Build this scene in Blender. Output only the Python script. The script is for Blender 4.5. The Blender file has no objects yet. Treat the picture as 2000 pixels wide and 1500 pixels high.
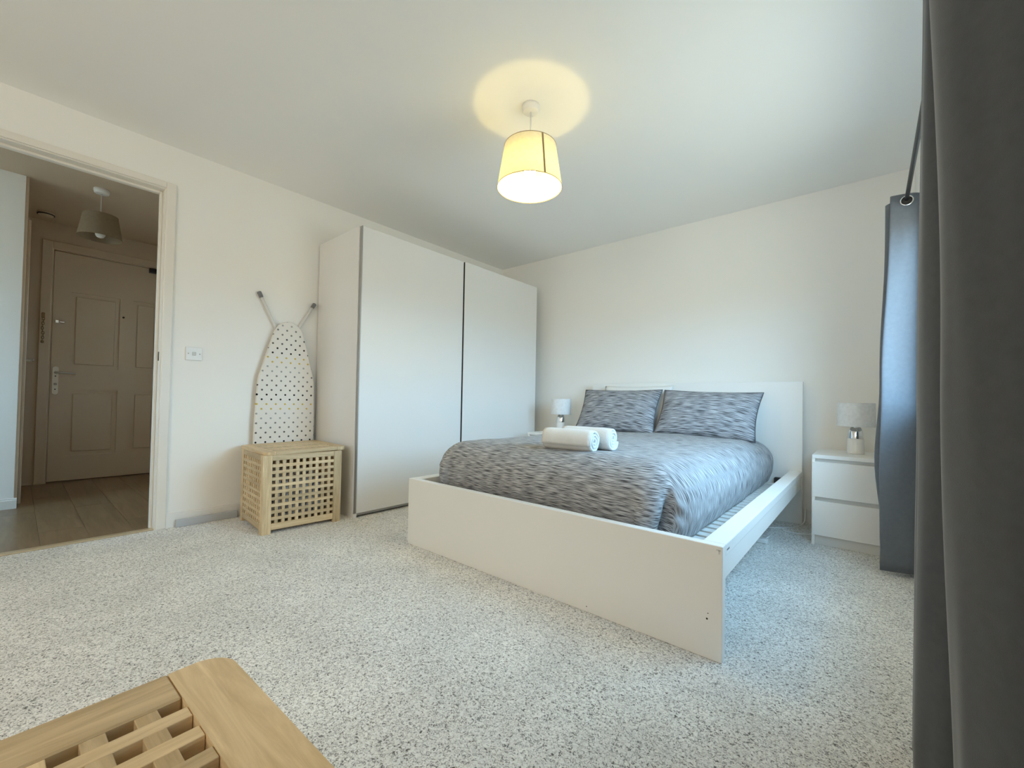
import bpy, bmesh, math, random
from mathutils import Vector, Matrix, noise

random.seed(7)
SC = bpy.context.scene
COL = SC.collection
PI = math.pi

# ---------------------------------------------------------------- camera
cam_d = bpy.data.cameras.new('camera')
cam_d.sensor_width = 36.0
cam_d.lens = 823.195 * 36.0 / 2000.0
cam_d.shift_y = 18.008 / 2000.0
cam_d.clip_start = 0.02
cam = bpy.data.objects.new('camera', cam_d)
COL.objects.link(cam)
_r = Vector((0.76282759, 0.64633238, 0.01866874))
_u = Vector((-0.00264221, -0.02575599, 0.99966477))
_f = Vector((-0.64659654, 0.7626212, 0.01793963))
M = Matrix(((_r.x, _u.x, -_f.x, 3.30591579), (_r.y, _u.y, -_f.y, 0.0),
            (_r.z, _u.z, -_f.z, 0.82447266), (0, 0, 0, 1)))
cam.matrix_world = M
SC.camera = cam

# ---------------------------------------------------------------- light, exposure
SKY_STRENGTH = 6.4
SKY_TOP = (0.32, 0.61, 0.92)
SKY_LOW = (0.58, 0.96, 1.34)
GROUND = (0.31, 0.33, 0.31)
BULB_STRENGTH = 105.0
REAR_ENERGY = 9.6
REAR_COLOR = (1.0, 0.90, 0.76)
BULB_COLOR = (1.0, 0.74, 0.22)

w = bpy.data.worlds.new('sky_world')
SC.world = w
w.use_nodes = True
nt = w.node_tree
nt.nodes.clear()
n_out = nt.nodes.new('ShaderNodeOutputWorld')
n_bg = nt.nodes.new('ShaderNodeBackground')
n_tc = nt.nodes.new('ShaderNodeTexCoord')
n_sep = nt.nodes.new('ShaderNodeSeparateXYZ')
n_map = nt.nodes.new('ShaderNodeMapRange')
n_ramp = nt.nodes.new('ShaderNodeValToRGB')
n_map.inputs['From Min'].default_value = -1
n_map.inputs['From Max'].default_value = 1
cr = n_ramp.color_ramp
cr.elements[0].position = 0.0
cr.elements[0].color = (*GROUND, 1)
cr.elements[1].position = 1.0
cr.elements[1].color = (*SKY_TOP, 1)
e = cr.elements.new(0.50); e.color = (*GROUND, 1)
e = cr.elements.new(0.53); e.color = (*SKY_LOW, 1)
n_bg.inputs['Strength'].default_value = SKY_STRENGTH
nt.links.new(n_tc.outputs['Generated'], n_sep.inputs[0])
nt.links.new(n_sep.outputs['Z'], n_map.inputs['Value'])
nt.links.new(n_map.outputs['Result'], n_ramp.inputs['Fac'])
nt.links.new(n_ramp.outputs['Color'], n_bg.inputs['Color'])
nt.links.new(n_bg.outputs['Background'], n_out.inputs['Surface'])

vs = SC.view_settings
SC.display_settings.display_device = 'sRGB'
vs.view_transform = 'Standard'
vs.look = 'None'
vs.exposure = 1.33
vs.gamma = 1.0
vs.use_curve_mapping = False
SC.cycles.use_denoising = True
SC.cycles.max_bounces = 14
SC.cycles.diffuse_bounces = 10
SC.cycles.transparent_max_bounces = 12
SC.cycles.caustics_reflective = False
SC.cycles.caustics_refractive = False
SC.cycles.sample_clamp_indirect = 6.0

# sky portal in the window opening (helps the renderer find the daylight)
pl = bpy.data.lights.new('window_daylight_portal', 'AREA')
pl.shape = 'RECTANGLE'
pl.size = 2.36
pl.size_y = 1.0
pl.cycles.is_portal = True
po = bpy.data.objects.new('window_daylight_portal', pl)
COL.objects.link(po)
po.location = (3.68, 1.61, 1.305)
po.rotation_euler = (0, PI / 2, 0)   # faces -x, into the room
po.rotation_euler = (PI / 2, 0, PI / 2)

# added soft fill behind the camera, brightens surfaces facing it; no lamp there
al = bpy.data.lights.new('rear_fill_light', 'AREA')
al.shape = 'RECTANGLE'
al.size = 1.5
al.size_y = 1.1
al.energy = REAR_ENERGY
al.color = REAR_COLOR
ao = bpy.data.objects.new('rear_fill_light', al)
COL.objects.link(ao)
ao.location = (2.75, -2.30, 1.60)
ao.rotation_euler = (Vector((2.95, 3.2, 0.5)) - Vector(ao.location)).to_track_quat('-Z', 'Y').to_euler()

# ---------------------------------------------------------------- materials
def mat(name, color, rough=0.6, metallic=0.0, coat=0.0, spec=0.5, bump=None, sheen=0.0, var=None, subs=0.0):
    m = bpy.data.materials.new(name)
    m.use_nodes = True
    t = m.node_tree
    b = t.nodes['Principled BSDF']
    b.inputs['Base Color'].default_value = (*color, 1)
    b.inputs['Roughness'].default_value = rough
    b.inputs['Metallic'].default_value = metallic
    b.inputs['Coat Weight'].default_value = coat
    b.inputs['Specular IOR Level'].default_value = spec
    b.inputs['Sheen Weight'].default_value = sheen
    tc = t.nodes.new('ShaderNodeTexCoord')
    if var:      # slight procedural tone variation (scale, amount)
        nz = t.nodes.new('ShaderNodeTexNoise')
        nz.inputs['Scale'].default_value = var[0]
        nz.inputs['Detail'].default_value = 4
        t.links.new(tc.outputs['Object'], nz.inputs['Vector'])
        mx = t.nodes.new('ShaderNodeMix'); mx.data_type = 'RGBA'
        mx.inputs['A'].default_value = (*[c * (1 - var[1]) for c in color], 1)
        mx.inputs['B'].default_value = (*[min(1, c * (1 + var[1])) for c in color], 1)
        t.links.new(nz.outputs['Fac'], mx.inputs['Factor'])
        t.links.new(mx.outputs['Result'], b.inputs['Base Color'])
    if bump:     # (scale, strength, distance)
        nb = t.nodes.new('ShaderNodeTexNoise')
        nb.inputs['Scale'].default_value = bump[0]
        nb.inputs['Detail'].default_value = 3
        t.links.new(tc.outputs['Object'], nb.inputs['Vector'])
        bp = t.nodes.new('ShaderNodeBump')
        bp.inputs['Strength'].default_value = bump[1]
        bp.inputs['Distance'].default_value = bump[2]
        t.links.new(nb.outputs['Fac'], bp.inputs['Height'])
        t.links.new(bp.outputs['Normal'], b.inputs['Normal'])
    return m

def wood_mat(name, c1, c2, axis, rough=0.45, scale=9.0):
    """Wood with the grain running along the object's local axis (0/1/2); shade varies per piece."""
    m = bpy.data.materials.new(name)
    m.use_nodes = True
    t = m.node_tree
    b = t.nodes['Principled BSDF']
    b.inputs['Roughness'].default_value = rough
    tc = t.nodes.new('ShaderNodeTexCoord')
    mp = t.nodes.new('ShaderNodeMapping')
    sc = [scale * 6.0] * 3
    sc[axis] = scale * 0.55
    mp.inputs['Scale'].default_value = sc
    oi = t.nodes.new('ShaderNodeObjectInfo')
    mul = t.nodes.new('ShaderNodeMath'); mul.operation = 'MULTIPLY'; mul.inputs[1].default_value = 37.0
    t.links.new(oi.outputs['Random'], mul.inputs[0])
    t.links.new(mul.outputs[0], mp.inputs['Location'])
    t.links.new(tc.outputs['Object'], mp.inputs['Vector'])
    nz = t.nodes.new('ShaderNodeTexNoise')
    nz.inputs['Scale'].default_value = 1.0
    nz.inputs['Detail'].default_value = 6
    nz.inputs['Roughness'].default_value = 0.65
    nz.inputs['Distortion'].default_value = 0.6
    t.links.new(mp.outputs['Vector'], nz.inputs['Vector'])
    rp = t.nodes.new('ShaderNodeValToRGB')
    rp.color_ramp.elements[0].position = 0.30
    rp.color_ramp.elements[0].color = (*c1, 1)
    rp.color_ramp.elements[1].position = 0.72
    rp.color_ramp.elements[1].color = (*c2, 1)
    t.links.new(nz.outputs['Fac'], rp.inputs['Fac'])
    hsv = t.nodes.new('ShaderNodeHueSaturation')
    mr = t.nodes.new('ShaderNodeMapRange')
    mr.inputs['To Min'].default_value = 0.82
    mr.inputs['To Max'].default_value = 1.16
    t.links.new(oi.outputs['Random'], mr.inputs['Value'])
    t.links.new(mr.outputs['Result'], hsv.inputs['Value'])
    t.links.new(rp.outputs['Color'], hsv.inputs['Color'])
    t.links.new(hsv.outputs['Color'], b.inputs['Base Color'])
    bp = t.nodes.new('ShaderNodeBump')
    bp.inputs['Strength'].default_value = 0.15
    bp.inputs['Distance'].default_value = 0.002
    t.links.new(nz.outputs['Fac'], bp.inputs['Height'])
    t.links.new(bp.outputs['Normal'], b.inputs['Normal'])
    return m

def carpet_mat():
    m = bpy.data.materials.new('flecked_grey_carpet')
    m.use_nodes = True
    t = m.node_tree
    b = t.nodes['Principled BSDF']
    b.inputs['Roughness'].default_value = 1.0
    b.inputs['Specular IOR Level'].default_value = 0.05
    b.inputs['Sheen Weight'].default_value = 0.15
    tc = t.nodes.new('ShaderNodeTexCoord')
    n1 = t.nodes.new('ShaderNodeTexNoise')
    n1.inputs['Scale'].default_value = 145
    n1.inputs['Detail'].default_value = 4
    n1.inputs['Roughness'].default_value = 0.65
    n1.inputs['Distortion'].default_value = 1.2
    n2 = t.nodes.new('ShaderNodeTexNoise')
    n2.inputs['Scale'].default_value = 3.5
    n2.inputs['Detail'].default_value = 3
    for n in (n1, n2):
        t.links.new(tc.outputs['Object'], n.inputs['Vector'])
    rp = t.nodes.new('ShaderNodeValToRGB')
    cr = rp.color_ramp
    cr.elements[0].position = 0.365; cr.elements[0].color = (0.13, 0.12, 0.11, 1)
    cr.elements[1].position = 0.60; cr.elements[1].color = (0.97, 0.955, 0.91, 1)
    e = cr.elements.new(0.47); e.color = (0.74, 0.715, 0.675, 1)
    t.links.new(n1.outputs['Fac'], rp.inputs['Fac'])
    mr = t.nodes.new('ShaderNodeMapRange')
    mr.inputs['From Min'].default_value = 0.3; mr.inputs['From Max'].default_value = 0.7
    mr.inputs['To Min'].default_value = 0.90; mr.inputs['To Max'].default_value = 1.08
    t.links.new(n2.outputs['Fac'], mr.inputs['Value'])
    hsv = t.nodes.new('ShaderNodeHueSaturation')
    t.links.new(mr.outputs['Result'], hsv.inputs['Value'])
    t.links.new(rp.outputs['Color'], hsv.inputs['Color'])
    t.links.new(hsv.outputs['Color'], b.inputs['Base Color'])
    bp = t.nodes.new('ShaderNodeBump')
    bp.inputs['Strength'].default_value = 0.4
    bp.inputs['Distance'].default_value = 0.004
    t.links.new(n1.outputs['Fac'], bp.inputs['Height'])
    t.links.new(bp.outputs['Normal'], b.inputs['Normal'])
    return m

def stripe_mat(name, dark, light, fu, fv, rough=0.9):
    """Woven grey cloth: broken thin streaks running along U of the UV map (metres)."""
    m = bpy.data.materials.new(name)
    m.use_nodes = True
    t = m.node_tree
    b = t.nodes['Principled BSDF']
    b.inputs['Roughness'].default_value = rough
    b.inputs['Specular IOR Level'].default_value = 0.15
    b.inputs['Sheen Weight'].default_value = 0.1
    uv = t.nodes.new('ShaderNodeUVMap')
    uv.uv_map = 'UVMap'
    facs = []
    for (a, c, loc) in ((fu, fv, 0.0), (fu * 2.3, fv * 0.36, 5.3)):
        mp = t.nodes.new('ShaderNodeMapping')
        mp.inputs['Scale'].default_value = (a, c, 1)
        mp.inputs['Location'].default_value = (loc, loc, 0)
        t.links.new(uv.outputs['UV'], mp.inputs['Vector'])
        nz = t.nodes.new('ShaderNodeTexNoise')
        nz.noise_dimensions = '2D'
        nz.inputs['Scale'].default_value = 1.0
        nz.inputs['Detail'].default_value = 1.2
        t.links.new(mp.outputs['Vector'], nz.inputs['Vector'])
        facs.append(nz)
    mx = t.nodes.new('ShaderNodeMix'); mx.data_type = 'FLOAT'
    mx.inputs['Factor'].default_value = 0.10
    t.links.new(facs[0].outputs['Fac'], mx.inputs['A'])
    t.links.new(facs[1].outputs['Fac'], mx.inputs['B'])
    rp = t.nodes.new('ShaderNodeValToRGB')
    rp.color_ramp.elements[0].position = 0.34
    rp.color_ramp.elements[0].color = (*dark, 1)
    rp.color_ramp.elements[1].position = 0.63
    rp.color_ramp.elements[1].color = (*light, 1)
    t.links.new(mx.outputs['Result'], rp.inputs['Fac'])
    t.links.new(rp.outputs['Color'], b.inputs['Base Color'])
    return m

def dots_mat():
    """Cream cotton printed with staggered dots, two rows of each colour in turn (object space y / z)."""
    m = bpy.data.materials.new('dotted_cotton')
    m.use_nodes = True
    t = m.node_tree
    L = t.links.new
    b = t.nodes['Principled BSDF']
    b.inputs['Roughness'].default_value = 0.9
    b.inputs['Specular IOR Level'].default_value = 0.15
    def mth(op, a=None, c=None, va=None, vc=None):
        n = t.nodes.new('ShaderNodeMath'); n.operation = op
        if a is not None: L(a, n.inputs[0])
        elif va is not None: n.inputs[0].default_value = va
        if c is not None: L(c, n.inputs[1])
        elif vc is not None: n.inputs[1].default_value = vc
        return n.outputs[0]
    tc = t.nodes.new('ShaderNodeTexCoord')
    sp = t.nodes.new('ShaderNodeSeparateXYZ')
    L(tc.outputs['Object'], sp.inputs[0])
    v = mth('DIVIDE', mth('ADD', sp.outputs['Z'], vc=-0.836 + 0.01675 + 10 * 0.335), vc=0.0335)   # row coordinate, + 100 rows
    row = mth('FLOOR', v)
    fv = mth('SUBTRACT', mth('SUBTRACT', v, row), vc=0.5)
    odd = mth('MODULO', row, vc=2.0)
    u = mth('ADD', mth('DIVIDE', mth('ADD', sp.outputs['Y'], vc=2.0 + 0.031 + 0.0115), vc=0.062), mth('MULTIPLY', odd, vc=0.5))
    fu = mth('SUBTRACT', mth('SUBTRACT', u, mth('FLOOR', u)), vc=0.5)
    dy = mth('MULTIPLY', fu, vc=0.062)
    dz = mth('MULTIPLY', fv, vc=0.0335)
    d2 = mth('ADD', mth('MULTIPLY', dy, dy), mth('MULTIPLY', dz, dz))
    dot = mth('LESS_THAN', d2, vc=0.0067 ** 2)
    ph = mth('DIVIDE', mth('MODULO', row, vc=10.0), vc=10.0)
    rp = t.nodes.new('ShaderNodeValToRGB')
    cr = rp.color_ramp
    cr.interpolation = 'CONSTANT'
    # rows counted upwards; row 100 (z = 0.836) is black
    cols = [(0.02, 0.018, 0.017), (0.12, 0.11, 0.10), (0.12, 0.11, 0.10), (0.22, 0.21, 0.19), (0.22, 0.21, 0.19),
            (0.38, 0.38, 0.36), (0.38, 0.38, 0.36), (0.62, 0.45, 0.10), (0.62, 0.45, 0.10), (0.02, 0.018, 0.017)]
    cr.elements[0].position = 0.0; cr.elements[0].color = (*cols[0], 1)
    cr.elements[1].position = 0.095; cr.elements[1].color = (*cols[1], 1)
    for i in range(2, 10):
        e = cr.elements.new(i / 10 - 0.005); e.color = (*cols[i], 1)
    L(ph, rp.inputs['Fac'])
    mx = t.nodes.new('ShaderNodeMix'); mx.data_type = 'RGBA'
    mx.inputs['A'].default_value = (0.80, 0.76, 0.70, 1)
    L(dot, mx.inputs['Factor'])
    L(rp.outputs['Color'], mx.inputs['B'])
    L(mx.outputs['Result'], b.inputs['Base Color'])
    return m

def cloth_mat(name, color, trans=0.15, rough=0.85, sheen=0.25, bump=None, tcol=None, spec=0.2):
    m = mat(name, color, rough, sheen=sheen, spec=spec, bump=bump, var=(60, 0.18))
    t = m.node_tree
    b = t.nodes['Principled BSDF']
    tr = t.nodes.new('ShaderNodeBsdfTranslucent')
    tr.inputs['Color'].default_value = (*(tcol or color), 1)
    ms = t.nodes.new('ShaderNodeMixShader')
    ms.inputs[0].default_value = trans
    t.links.new(b.outputs[0], ms.inputs[1])
    t.links.new(tr.outputs[0], ms.inputs[2])
    t.links.new(ms.outputs[0], t.nodes['Material Output'].inputs['Surface'])
    return m

def glass_mat():
    m = bpy.data.materials.new('window_glass')
    m.use_nodes = True
    t = m.node_tree
    t.nodes.remove(t.nodes['Principled BSDF'])
    tr = t.nodes.new('ShaderNodeBsdfTransparent')
    tr.inputs['Color'].default_value = (0.95, 0.97, 0.96, 1)
    gl = t.nodes.new('ShaderNodeBsdfGlossy')
    gl.inputs['Roughness'].default_value = 0.02
    lw = t.nodes.new('ShaderNodeLayerWeight')      # Schlick reflectance, the same from both faces of the pane
    lw.inputs['Blend'].default_value = 0.5
    pw = t.nodes.new('ShaderNodeMath'); pw.operation = 'POWER'; pw.inputs[1].default_value = 5.0
    fr = t.nodes.new('ShaderNodeMath'); fr.operation = 'MULTIPLY_ADD'
    fr.inputs[1].default_value = 0.94; fr.inputs[2].default_value = 0.03
    t.links.new(lw.outputs['Facing'], pw.inputs[0])
    t.links.new(pw.outputs[0], fr.inputs[0])
    ms = t.nodes.new('ShaderNodeMixShader')
    t.links.new(fr.outputs[0], ms.inputs[0])
    t.links.new(tr.outputs[0], ms.inputs[1])
    t.links.new(gl.outputs[0], ms.inputs[2])
    t.links.new(ms.outputs[0], t.nodes['Material Output'].inputs['Surface'])
    return m

def emit_mat(name, color, strength):
    m = bpy.data.materials.new(name)
    m.use_nodes = True
    b = m.node_tree.nodes['Principled BSDF']
    b.inputs['Base Color'].default_value = (1, 1, 1, 1)
    b.inputs['Emission Color'].default_value = (*color, 1)
    b.inputs['Emission Strength'].default_value = strength
    return m

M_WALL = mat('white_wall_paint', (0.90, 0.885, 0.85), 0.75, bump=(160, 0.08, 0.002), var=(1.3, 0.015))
M_HALLWALL = mat('dim_lit_hall_wall', (0.62, 0.50, 0.375), 0.75, bump=(160, 0.08, 0.002), var=(1.3, 0.015))  # brown base colour carries the hall's dim warm light
M_CEIL = mat('white_ceiling_paint', (0.905, 0.90, 0.88), 0.9, bump=(120, 0.08, 0.002), var=(1.1, 0.015))
M_TRIM = mat('cream_gloss_trim', (0.82, 0.78, 0.71), 0.35, bump=(60, 0.03, 0.001), var=(3, 0.02))
M_SKIRT = mat('white_gloss_skirting', (0.82, 0.81, 0.78), 0.4, bump=(60, 0.03, 0.001), var=(3, 0.02))
M_CARPET = carpet_mat()
M_LACQ = mat('white_lacquer', (0.87, 0.86, 0.83), 0.38, bump=(220, 0.02, 0.0006), var=(4, 0.012))
M_DOORW = mat('white_wardrobe_door', (0.82, 0.81, 0.79), 0.42, bump=(220, 0.02, 0.0006), var=(4, 0.012))
M_EDGE = mat('grey_aluminium_edge', (0.42, 0.41, 0.39), 0.45, metallic=0.6, var=(8, 0.05))
M_CHROME = mat('chrome', (0.82, 0.82, 0.82), 0.10, metallic=1.0, var=(5, 0.02))
M_STEEL = mat('brushed_steel', (0.62, 0.60, 0.56), 0.3, metallic=1.0, var=(40, 0.08))
M_DKMETAL = mat('dark_metal', (0.045, 0.043, 0.042), 0.4, metallic=0.7, var=(20, 0.1))
M_BRASS = mat('aged_brass', (0.30, 0.22, 0.12), 0.35, metallic=1.0, var=(20, 0.1))
M_WPLAST = mat('white_plastic', (0.82, 0.81, 0.79), 0.35, var=(8, 0.02))
M_GPLAST = mat('grey_plastic', (0.20, 0.20, 0.21), 0.5, var=(8, 0.05))
M_TRUNK = mat('grey_plastic_strip', (0.50, 0.52, 0.55), 0.35, var=(6, 0.06))
M_GREYTUBE = mat('pale_grey_tube', (0.72, 0.71, 0.68), 0.35, var=(10, 0.04))
M_DARK = mat('dark_recess', (0.03, 0.028, 0.026), 0.8, var=(10, 0.1))
M_GREYGAP = mat('grey_drawer_gap', (0.68, 0.68, 0.66), 0.6, var=(6, 0.03))
M_WHITEFAB = mat('white_cotton', (0.80, 0.80, 0.78), 0.95, sheen=0.2, spec=0.1, bump=(260, 0.2, 0.001), var=(14, 0.03))
M_TERRY = mat('white_terry', (0.86, 0.85, 0.82), 1.0, sheen=0.5, spec=0.05, bump=(420, 0.9, 0.004), var=(30, 0.05))
M_LAUNDRY = stripe_mat('striped_laundry', (0.10, 0.10, 0.13), (0.72, 0.70, 0.70), 60, 14)
M_DUVET = stripe_mat('grey_streaked_cotton', (0.075, 0.075, 0.080), (0.54, 0.545, 0.56), 15.0, 360)
M_PILLOW = stripe_mat('grey_streaked_pillowcase', (0.075, 0.078, 0.085), (0.47, 0.48, 0.51), 11.0, 240)
M_PIPING = mat('grey_piping', (0.10, 0.10, 0.11), 0.9, var=(30, 0.1))
M_CURTAIN = cloth_mat('grey_velvet_curtain', (0.074, 0.078, 0.086), 0.08, sheen=0.35, bump=(500, 0.25, 0.001))
M_FARCURT = cloth_mat('window_lit_grey_curtain', (0.20, 0.215, 0.24), 0.28, rough=0.55, sheen=0.2, bump=(500, 0.15, 0.001), tcol=(0.30, 0.40, 0.50), spec=0.35)  # bluish window light put into a lighter copy of the curtain cloth
M_SHADE = cloth_mat('cream_lamp_fabric', (0.93, 0.91, 0.78), 0.34, sheen=0.0, tcol=(0.46, 0.43, 0.27))
M_SHADE2 = cloth_mat('beige_lamp_fabric', (0.30, 0.24, 0.17), 0.25, sheen=0.0)
M_SHADEW = cloth_mat('white_lamp_fabric', (0.90, 0.90, 0.89), 0.10, sheen=0.0)
M_SHADEIN = cloth_mat('white_shade_lining', (0.88, 0.86, 0.78), 0.5, sheen=0.0)
M_SEAM = mat('tan_seam_tape', (0.30, 0.22, 0.13), 0.8, var=(30, 0.1))
M_WOODX = wood_mat('acacia_x', (0.48, 0.345, 0.185), (0.78, 0.61, 0.38), 0)
M_WOODY = wood_mat('acacia_y', (0.48, 0.345, 0.185), (0.78, 0.61, 0.38), 1)
M_WOODZ = wood_mat('acacia_z', (0.50, 0.36, 0.195), (0.80, 0.63, 0.39), 2)
M_PLANK = wood_mat('oak_laminate', (0.20, 0.125, 0.065), (0.34, 0.23, 0.125), 0, rough=0.28, scale=4)
M_THRESH = mat('pale_threshold_strip', (0.62, 0.50, 0.33), 0.35, metallic=0.3, var=(20, 0.05))
M_SLAT = mat('pale_bed_slat', (0.74, 0.72, 0.68), 0.55, var=(12, 0.08))
M_RUBBER = mat('black_rubber_plate', (0.03, 0.028, 0.027), 0.7, var=(12, 0.1))
M_GLASS = glass_mat()
M_BULB = emit_mat('lit_bulb', BULB_COLOR, BULB_STRENGTH)
M_DOTS = dots_mat()
M_HALLDOOR = mat('dim_lit_hall_door', (0.64, 0.52, 0.385), 0.45, var=(3, 0.02))  # dim warm hall light mixed into the door colour

# ---------------------------------------------------------------- mesh helpers
def link(o, parent=None, **props):
    COL.objects.link(o)
    if parent is not None:
        o.parent = parent
    for k, v in props.items():
        if v is not None:
            o[k] = v
    return o

def mesh_obj(name, me, m, parent=None, smooth=False, loc=None, rot=None, **props):
    if m is not None and not me.materials:
        me.materials.append(m)
    if smooth:
        me.polygons.foreach_set('use_smooth', [True] * len(me.polygons))
    o = bpy.data.objects.new(name, me)
    if loc is not None: o.location = loc
    if rot is not None: o.rotation_euler = rot
    return link(o, parent, **props)

def bm_obj(name, bm, m, parent=None, smooth=False, **kw):
    bmesh.ops.recalc_face_normals(bm, faces=bm.faces)
    me = bpy.data.meshes.new(name)
    bm.to_mesh(me)
    bm.free()
    return mesh_obj(name, me, m, parent, smooth, **kw)

def add_box(bm, x0, x1, y0, y1, z0, z1, bevel=0.0, seg=1):
    vs_ = [bm.verts.new((x, y, z)) for z in (z0, z1) for y in (y0, y1) for x in (x0, x1)]
    fs = [(0, 2, 3, 1), (4, 5, 7, 6), (0, 1, 5, 4), (2, 6, 7, 3), (0, 4, 6, 2), (1, 3, 7, 5)]
    faces = [bm.faces.new([vs_[i] for i in f]) for f in fs]
    if bevel > 0:
        eds = list({e for f in faces for e in f.edges})
        bmesh.ops.bevel(bm, geom=eds, offset=bevel, segments=seg, affect='EDGES', profile=0.5)

def box(name, x0, x1, y0, y1, z0, z1, m, parent=None, bevel=0.002, seg=1, **kw):
    """A box whose own origin is its centre, in the parent's frame."""
    cx, cy, cz = (x0 + x1) / 2, (y0 + y1) / 2, (z0 + z1) / 2
    bm = bmesh.new()
    add_box(bm, x0 - cx, x1 - cx, y0 - cy, y1 - cy, z0 - cz, z1 - cz, bevel, seg)
    return bm_obj(name, bm, m, parent, loc=(cx, cy, cz), **kw)

def add_prism(bm, pts, z0, z1):
    lo = [bm.verts.new((x, y, z0)) for x, y in pts]
    hi = [bm.verts.new((x, y, z1)) for x, y in pts]
    n = len(pts)
    bm.faces.new(lo[::-1]); bm.faces.new(hi)
    for i in range(n):
        bm.faces.new((lo[i], lo[(i + 1) % n], hi[(i + 1) % n], hi[i]))

def add_lathe(bm, prof, n=32, cx=0, cy=0, cap0=False, cap1=False):
    rings = []
    for r, z in prof:
        if r < 1e-6:
            rings.append([bm.verts.new((cx, cy, z))])
        else:
            rings.append([bm.verts.new((cx + r * math.cos(2 * PI * i / n), cy + r * math.sin(2 * PI * i / n), z)) for i in range(n)])
    for a, b_ in zip(rings, rings[1:]):
        for i in range(n):
            j = (i + 1) % n
            if len(a) == 1 and len(b_) == 1: continue
            if len(a) == 1: bm.faces.new((a[0], b_[j], b_[i]))
            elif len(b_) == 1: bm.faces.new((a[i], a[j], b_[0]))
            else: bm.faces.new((a[i], a[j], b_[j], b_[i]))
    if cap0 and len(rings[0]) > 1: bm.faces.new(rings[0][::-1])
    if cap1 and len(rings[-1]) > 1: bm.faces.new(rings[-1])

def lathe(name, prof, m, parent=None, n=32, smooth=True, cap0=False, cap1=False, **kw):
    bm = bmesh.new()
    add_lathe(bm, prof, n, cap0=cap0, cap1=cap1)
    o = bm_obj(name, bm, m, parent, smooth=smooth, **kw)
    return o

def add_tube(bm, pts, r, n=10, closed=False):
    pts = [Vector(p) for p in pts]
    N = len(pts)
    rings = []
    up = None
    for i, p in enumerate(pts):
        a = pts[(i - 1) % N] if (closed or i > 0) else p
        b_ = pts[(i + 1) % N] if (closed or i < N - 1) else p
        d = (b_ - a).normalized()
        if up is None:
            up = Vector((0, 0, 1)) if abs(d.z) < 0.9 else Vector((1, 0, 0))
        s = d.cross(up).normalized()
        up = s.cross(d).normalized()
        rr = r[i] if isinstance(r, (list, tuple)) else r
        rings.append([bm.verts.new(p + rr * (math.cos(2 * PI * k / n) * s + math.sin(2 * PI * k / n) * up)) for k in range(n)])
    pairs = list(zip(rings, rings[1:])) + ([(rings[-1], rings[0])] if closed else [])
    for a, b_ in pairs:
        for k in range(n):
            bm.faces.new((a[k], a[(k + 1) % n], b_[(k + 1) % n], b_[k]))
    if not closed:
        bm.faces.new(rings[0][::-1]); bm.faces.new(rings[-1])

def tube(name, pts, r, m, parent=None, n=10, closed=False, **kw):
    bm = bmesh.new()
    add_tube(bm, pts, r, n, closed)
    return bm_obj(name, bm, m, parent, smooth=True, **kw)

def catmull(pts, per=6):
    pts = [Vector(p) for p in pts]
    out = []
    for i in range(len(pts) - 1):
        p0 = pts[max(i - 1, 0)]; p1 = pts[i]; p2 = pts[i + 1]; p3 = pts[min(i + 2, len(pts) - 1)]
        for k in range(per):
            t = k / per
            out.append(0.5 * ((2 * p1) + (p2 - p0) * t + (2 * p0 - 5 * p1 + 4 * p2 - p3) * t * t + (3 * p1 - p0 - 3 * p2 + p3) * t ** 3))
    out.append(pts[-1])
    return out

def thing(name, label, cat, loc=(0, 0, 0), rotz=0.0, group=None):
    o = bpy.data.objects.new(name, None)
    o.empty_display_size = 0.05
    o.location = loc
    o.rotation_euler = (0, 0, rotz)
    return link(o, None, label=label, category=cat, group=group)

def tag(o, label, cat, group=None):
    o['label'] = label; o['category'] = cat
    if group: o['group'] = group
    return o

def struct_empty(name, loc=(0, 0, 0)):
    o = bpy.data.objects.new(name, None)
    o.empty_display_size = 0.05
    o.location = loc
    return link(o, None, kind='structure')

def copy_tree(o, parent=None):
    c = o.copy()
    COL.objects.link(c)
    if parent is not None: c.parent = parent
    for ch in list(o.children):
        copy_tree(ch, c)
    return c

# ---------------------------------------------------------------- room shell
W, L, H, YB = 3.525, 3.683, 2.364, -2.40
S = dict(kind='structure')
# carpeted floor
box('floor', 0.0, W, YB, L, -0.06, 0.0, M_CARPET, bevel=0, **S)
box('ceiling', 0.0, W, YB, L, H, H + 0.10, M_CEIL, bevel=0, **S)
box('wall_back', -0.10, W + 0.16, L, L + 0.12, -0.06, H + 0.1, M_WALL, bevel=0, **S)
box('wall_front', -0.10, W + 0.16, YB - 0.12, YB, -0.06, H + 0.1, M_WALL, bevel=0, **S)
# left wall with the doorway (y -0.245 .. 0.572, z 0 .. 2.085)
DY0, DY1, DZ = -0.245, 0.566, 2.085
bm = bmesh.new()
add_box(bm, -0.10, 0, DY1 + 0.012, L, -0.06, H + 0.1)
add_box(bm, -0.10, 0, YB, DY0 - 0.012, -0.06, H + 0.1)
add_box(bm, -0.10, 0, DY0 - 0.012, DY1 + 0.012, DZ + 0.012, H + 0.1)
bm_obj('wall_left', bm, M_WALL, **S)
# right wall with the window opening
WY0, WY1, WZ0, WZ1 = 0.45, 2.77, 0.82, 1.79
bm = bmesh.new()
add_box(bm, W, W + 0.15, YB, WY0, -0.06, H + 0.1)
add_box(bm, W, W + 0.15, WY1, L, -0.06, H + 0.1)
add_box(bm, W, W + 0.15, WY0, WY1, -0.06, WZ0)
add_box(bm, W, W + 0.15, WY0, WY1, WZ1, H + 0.1)
bm_obj('wall_right', bm, M_WALL, **S)

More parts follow.
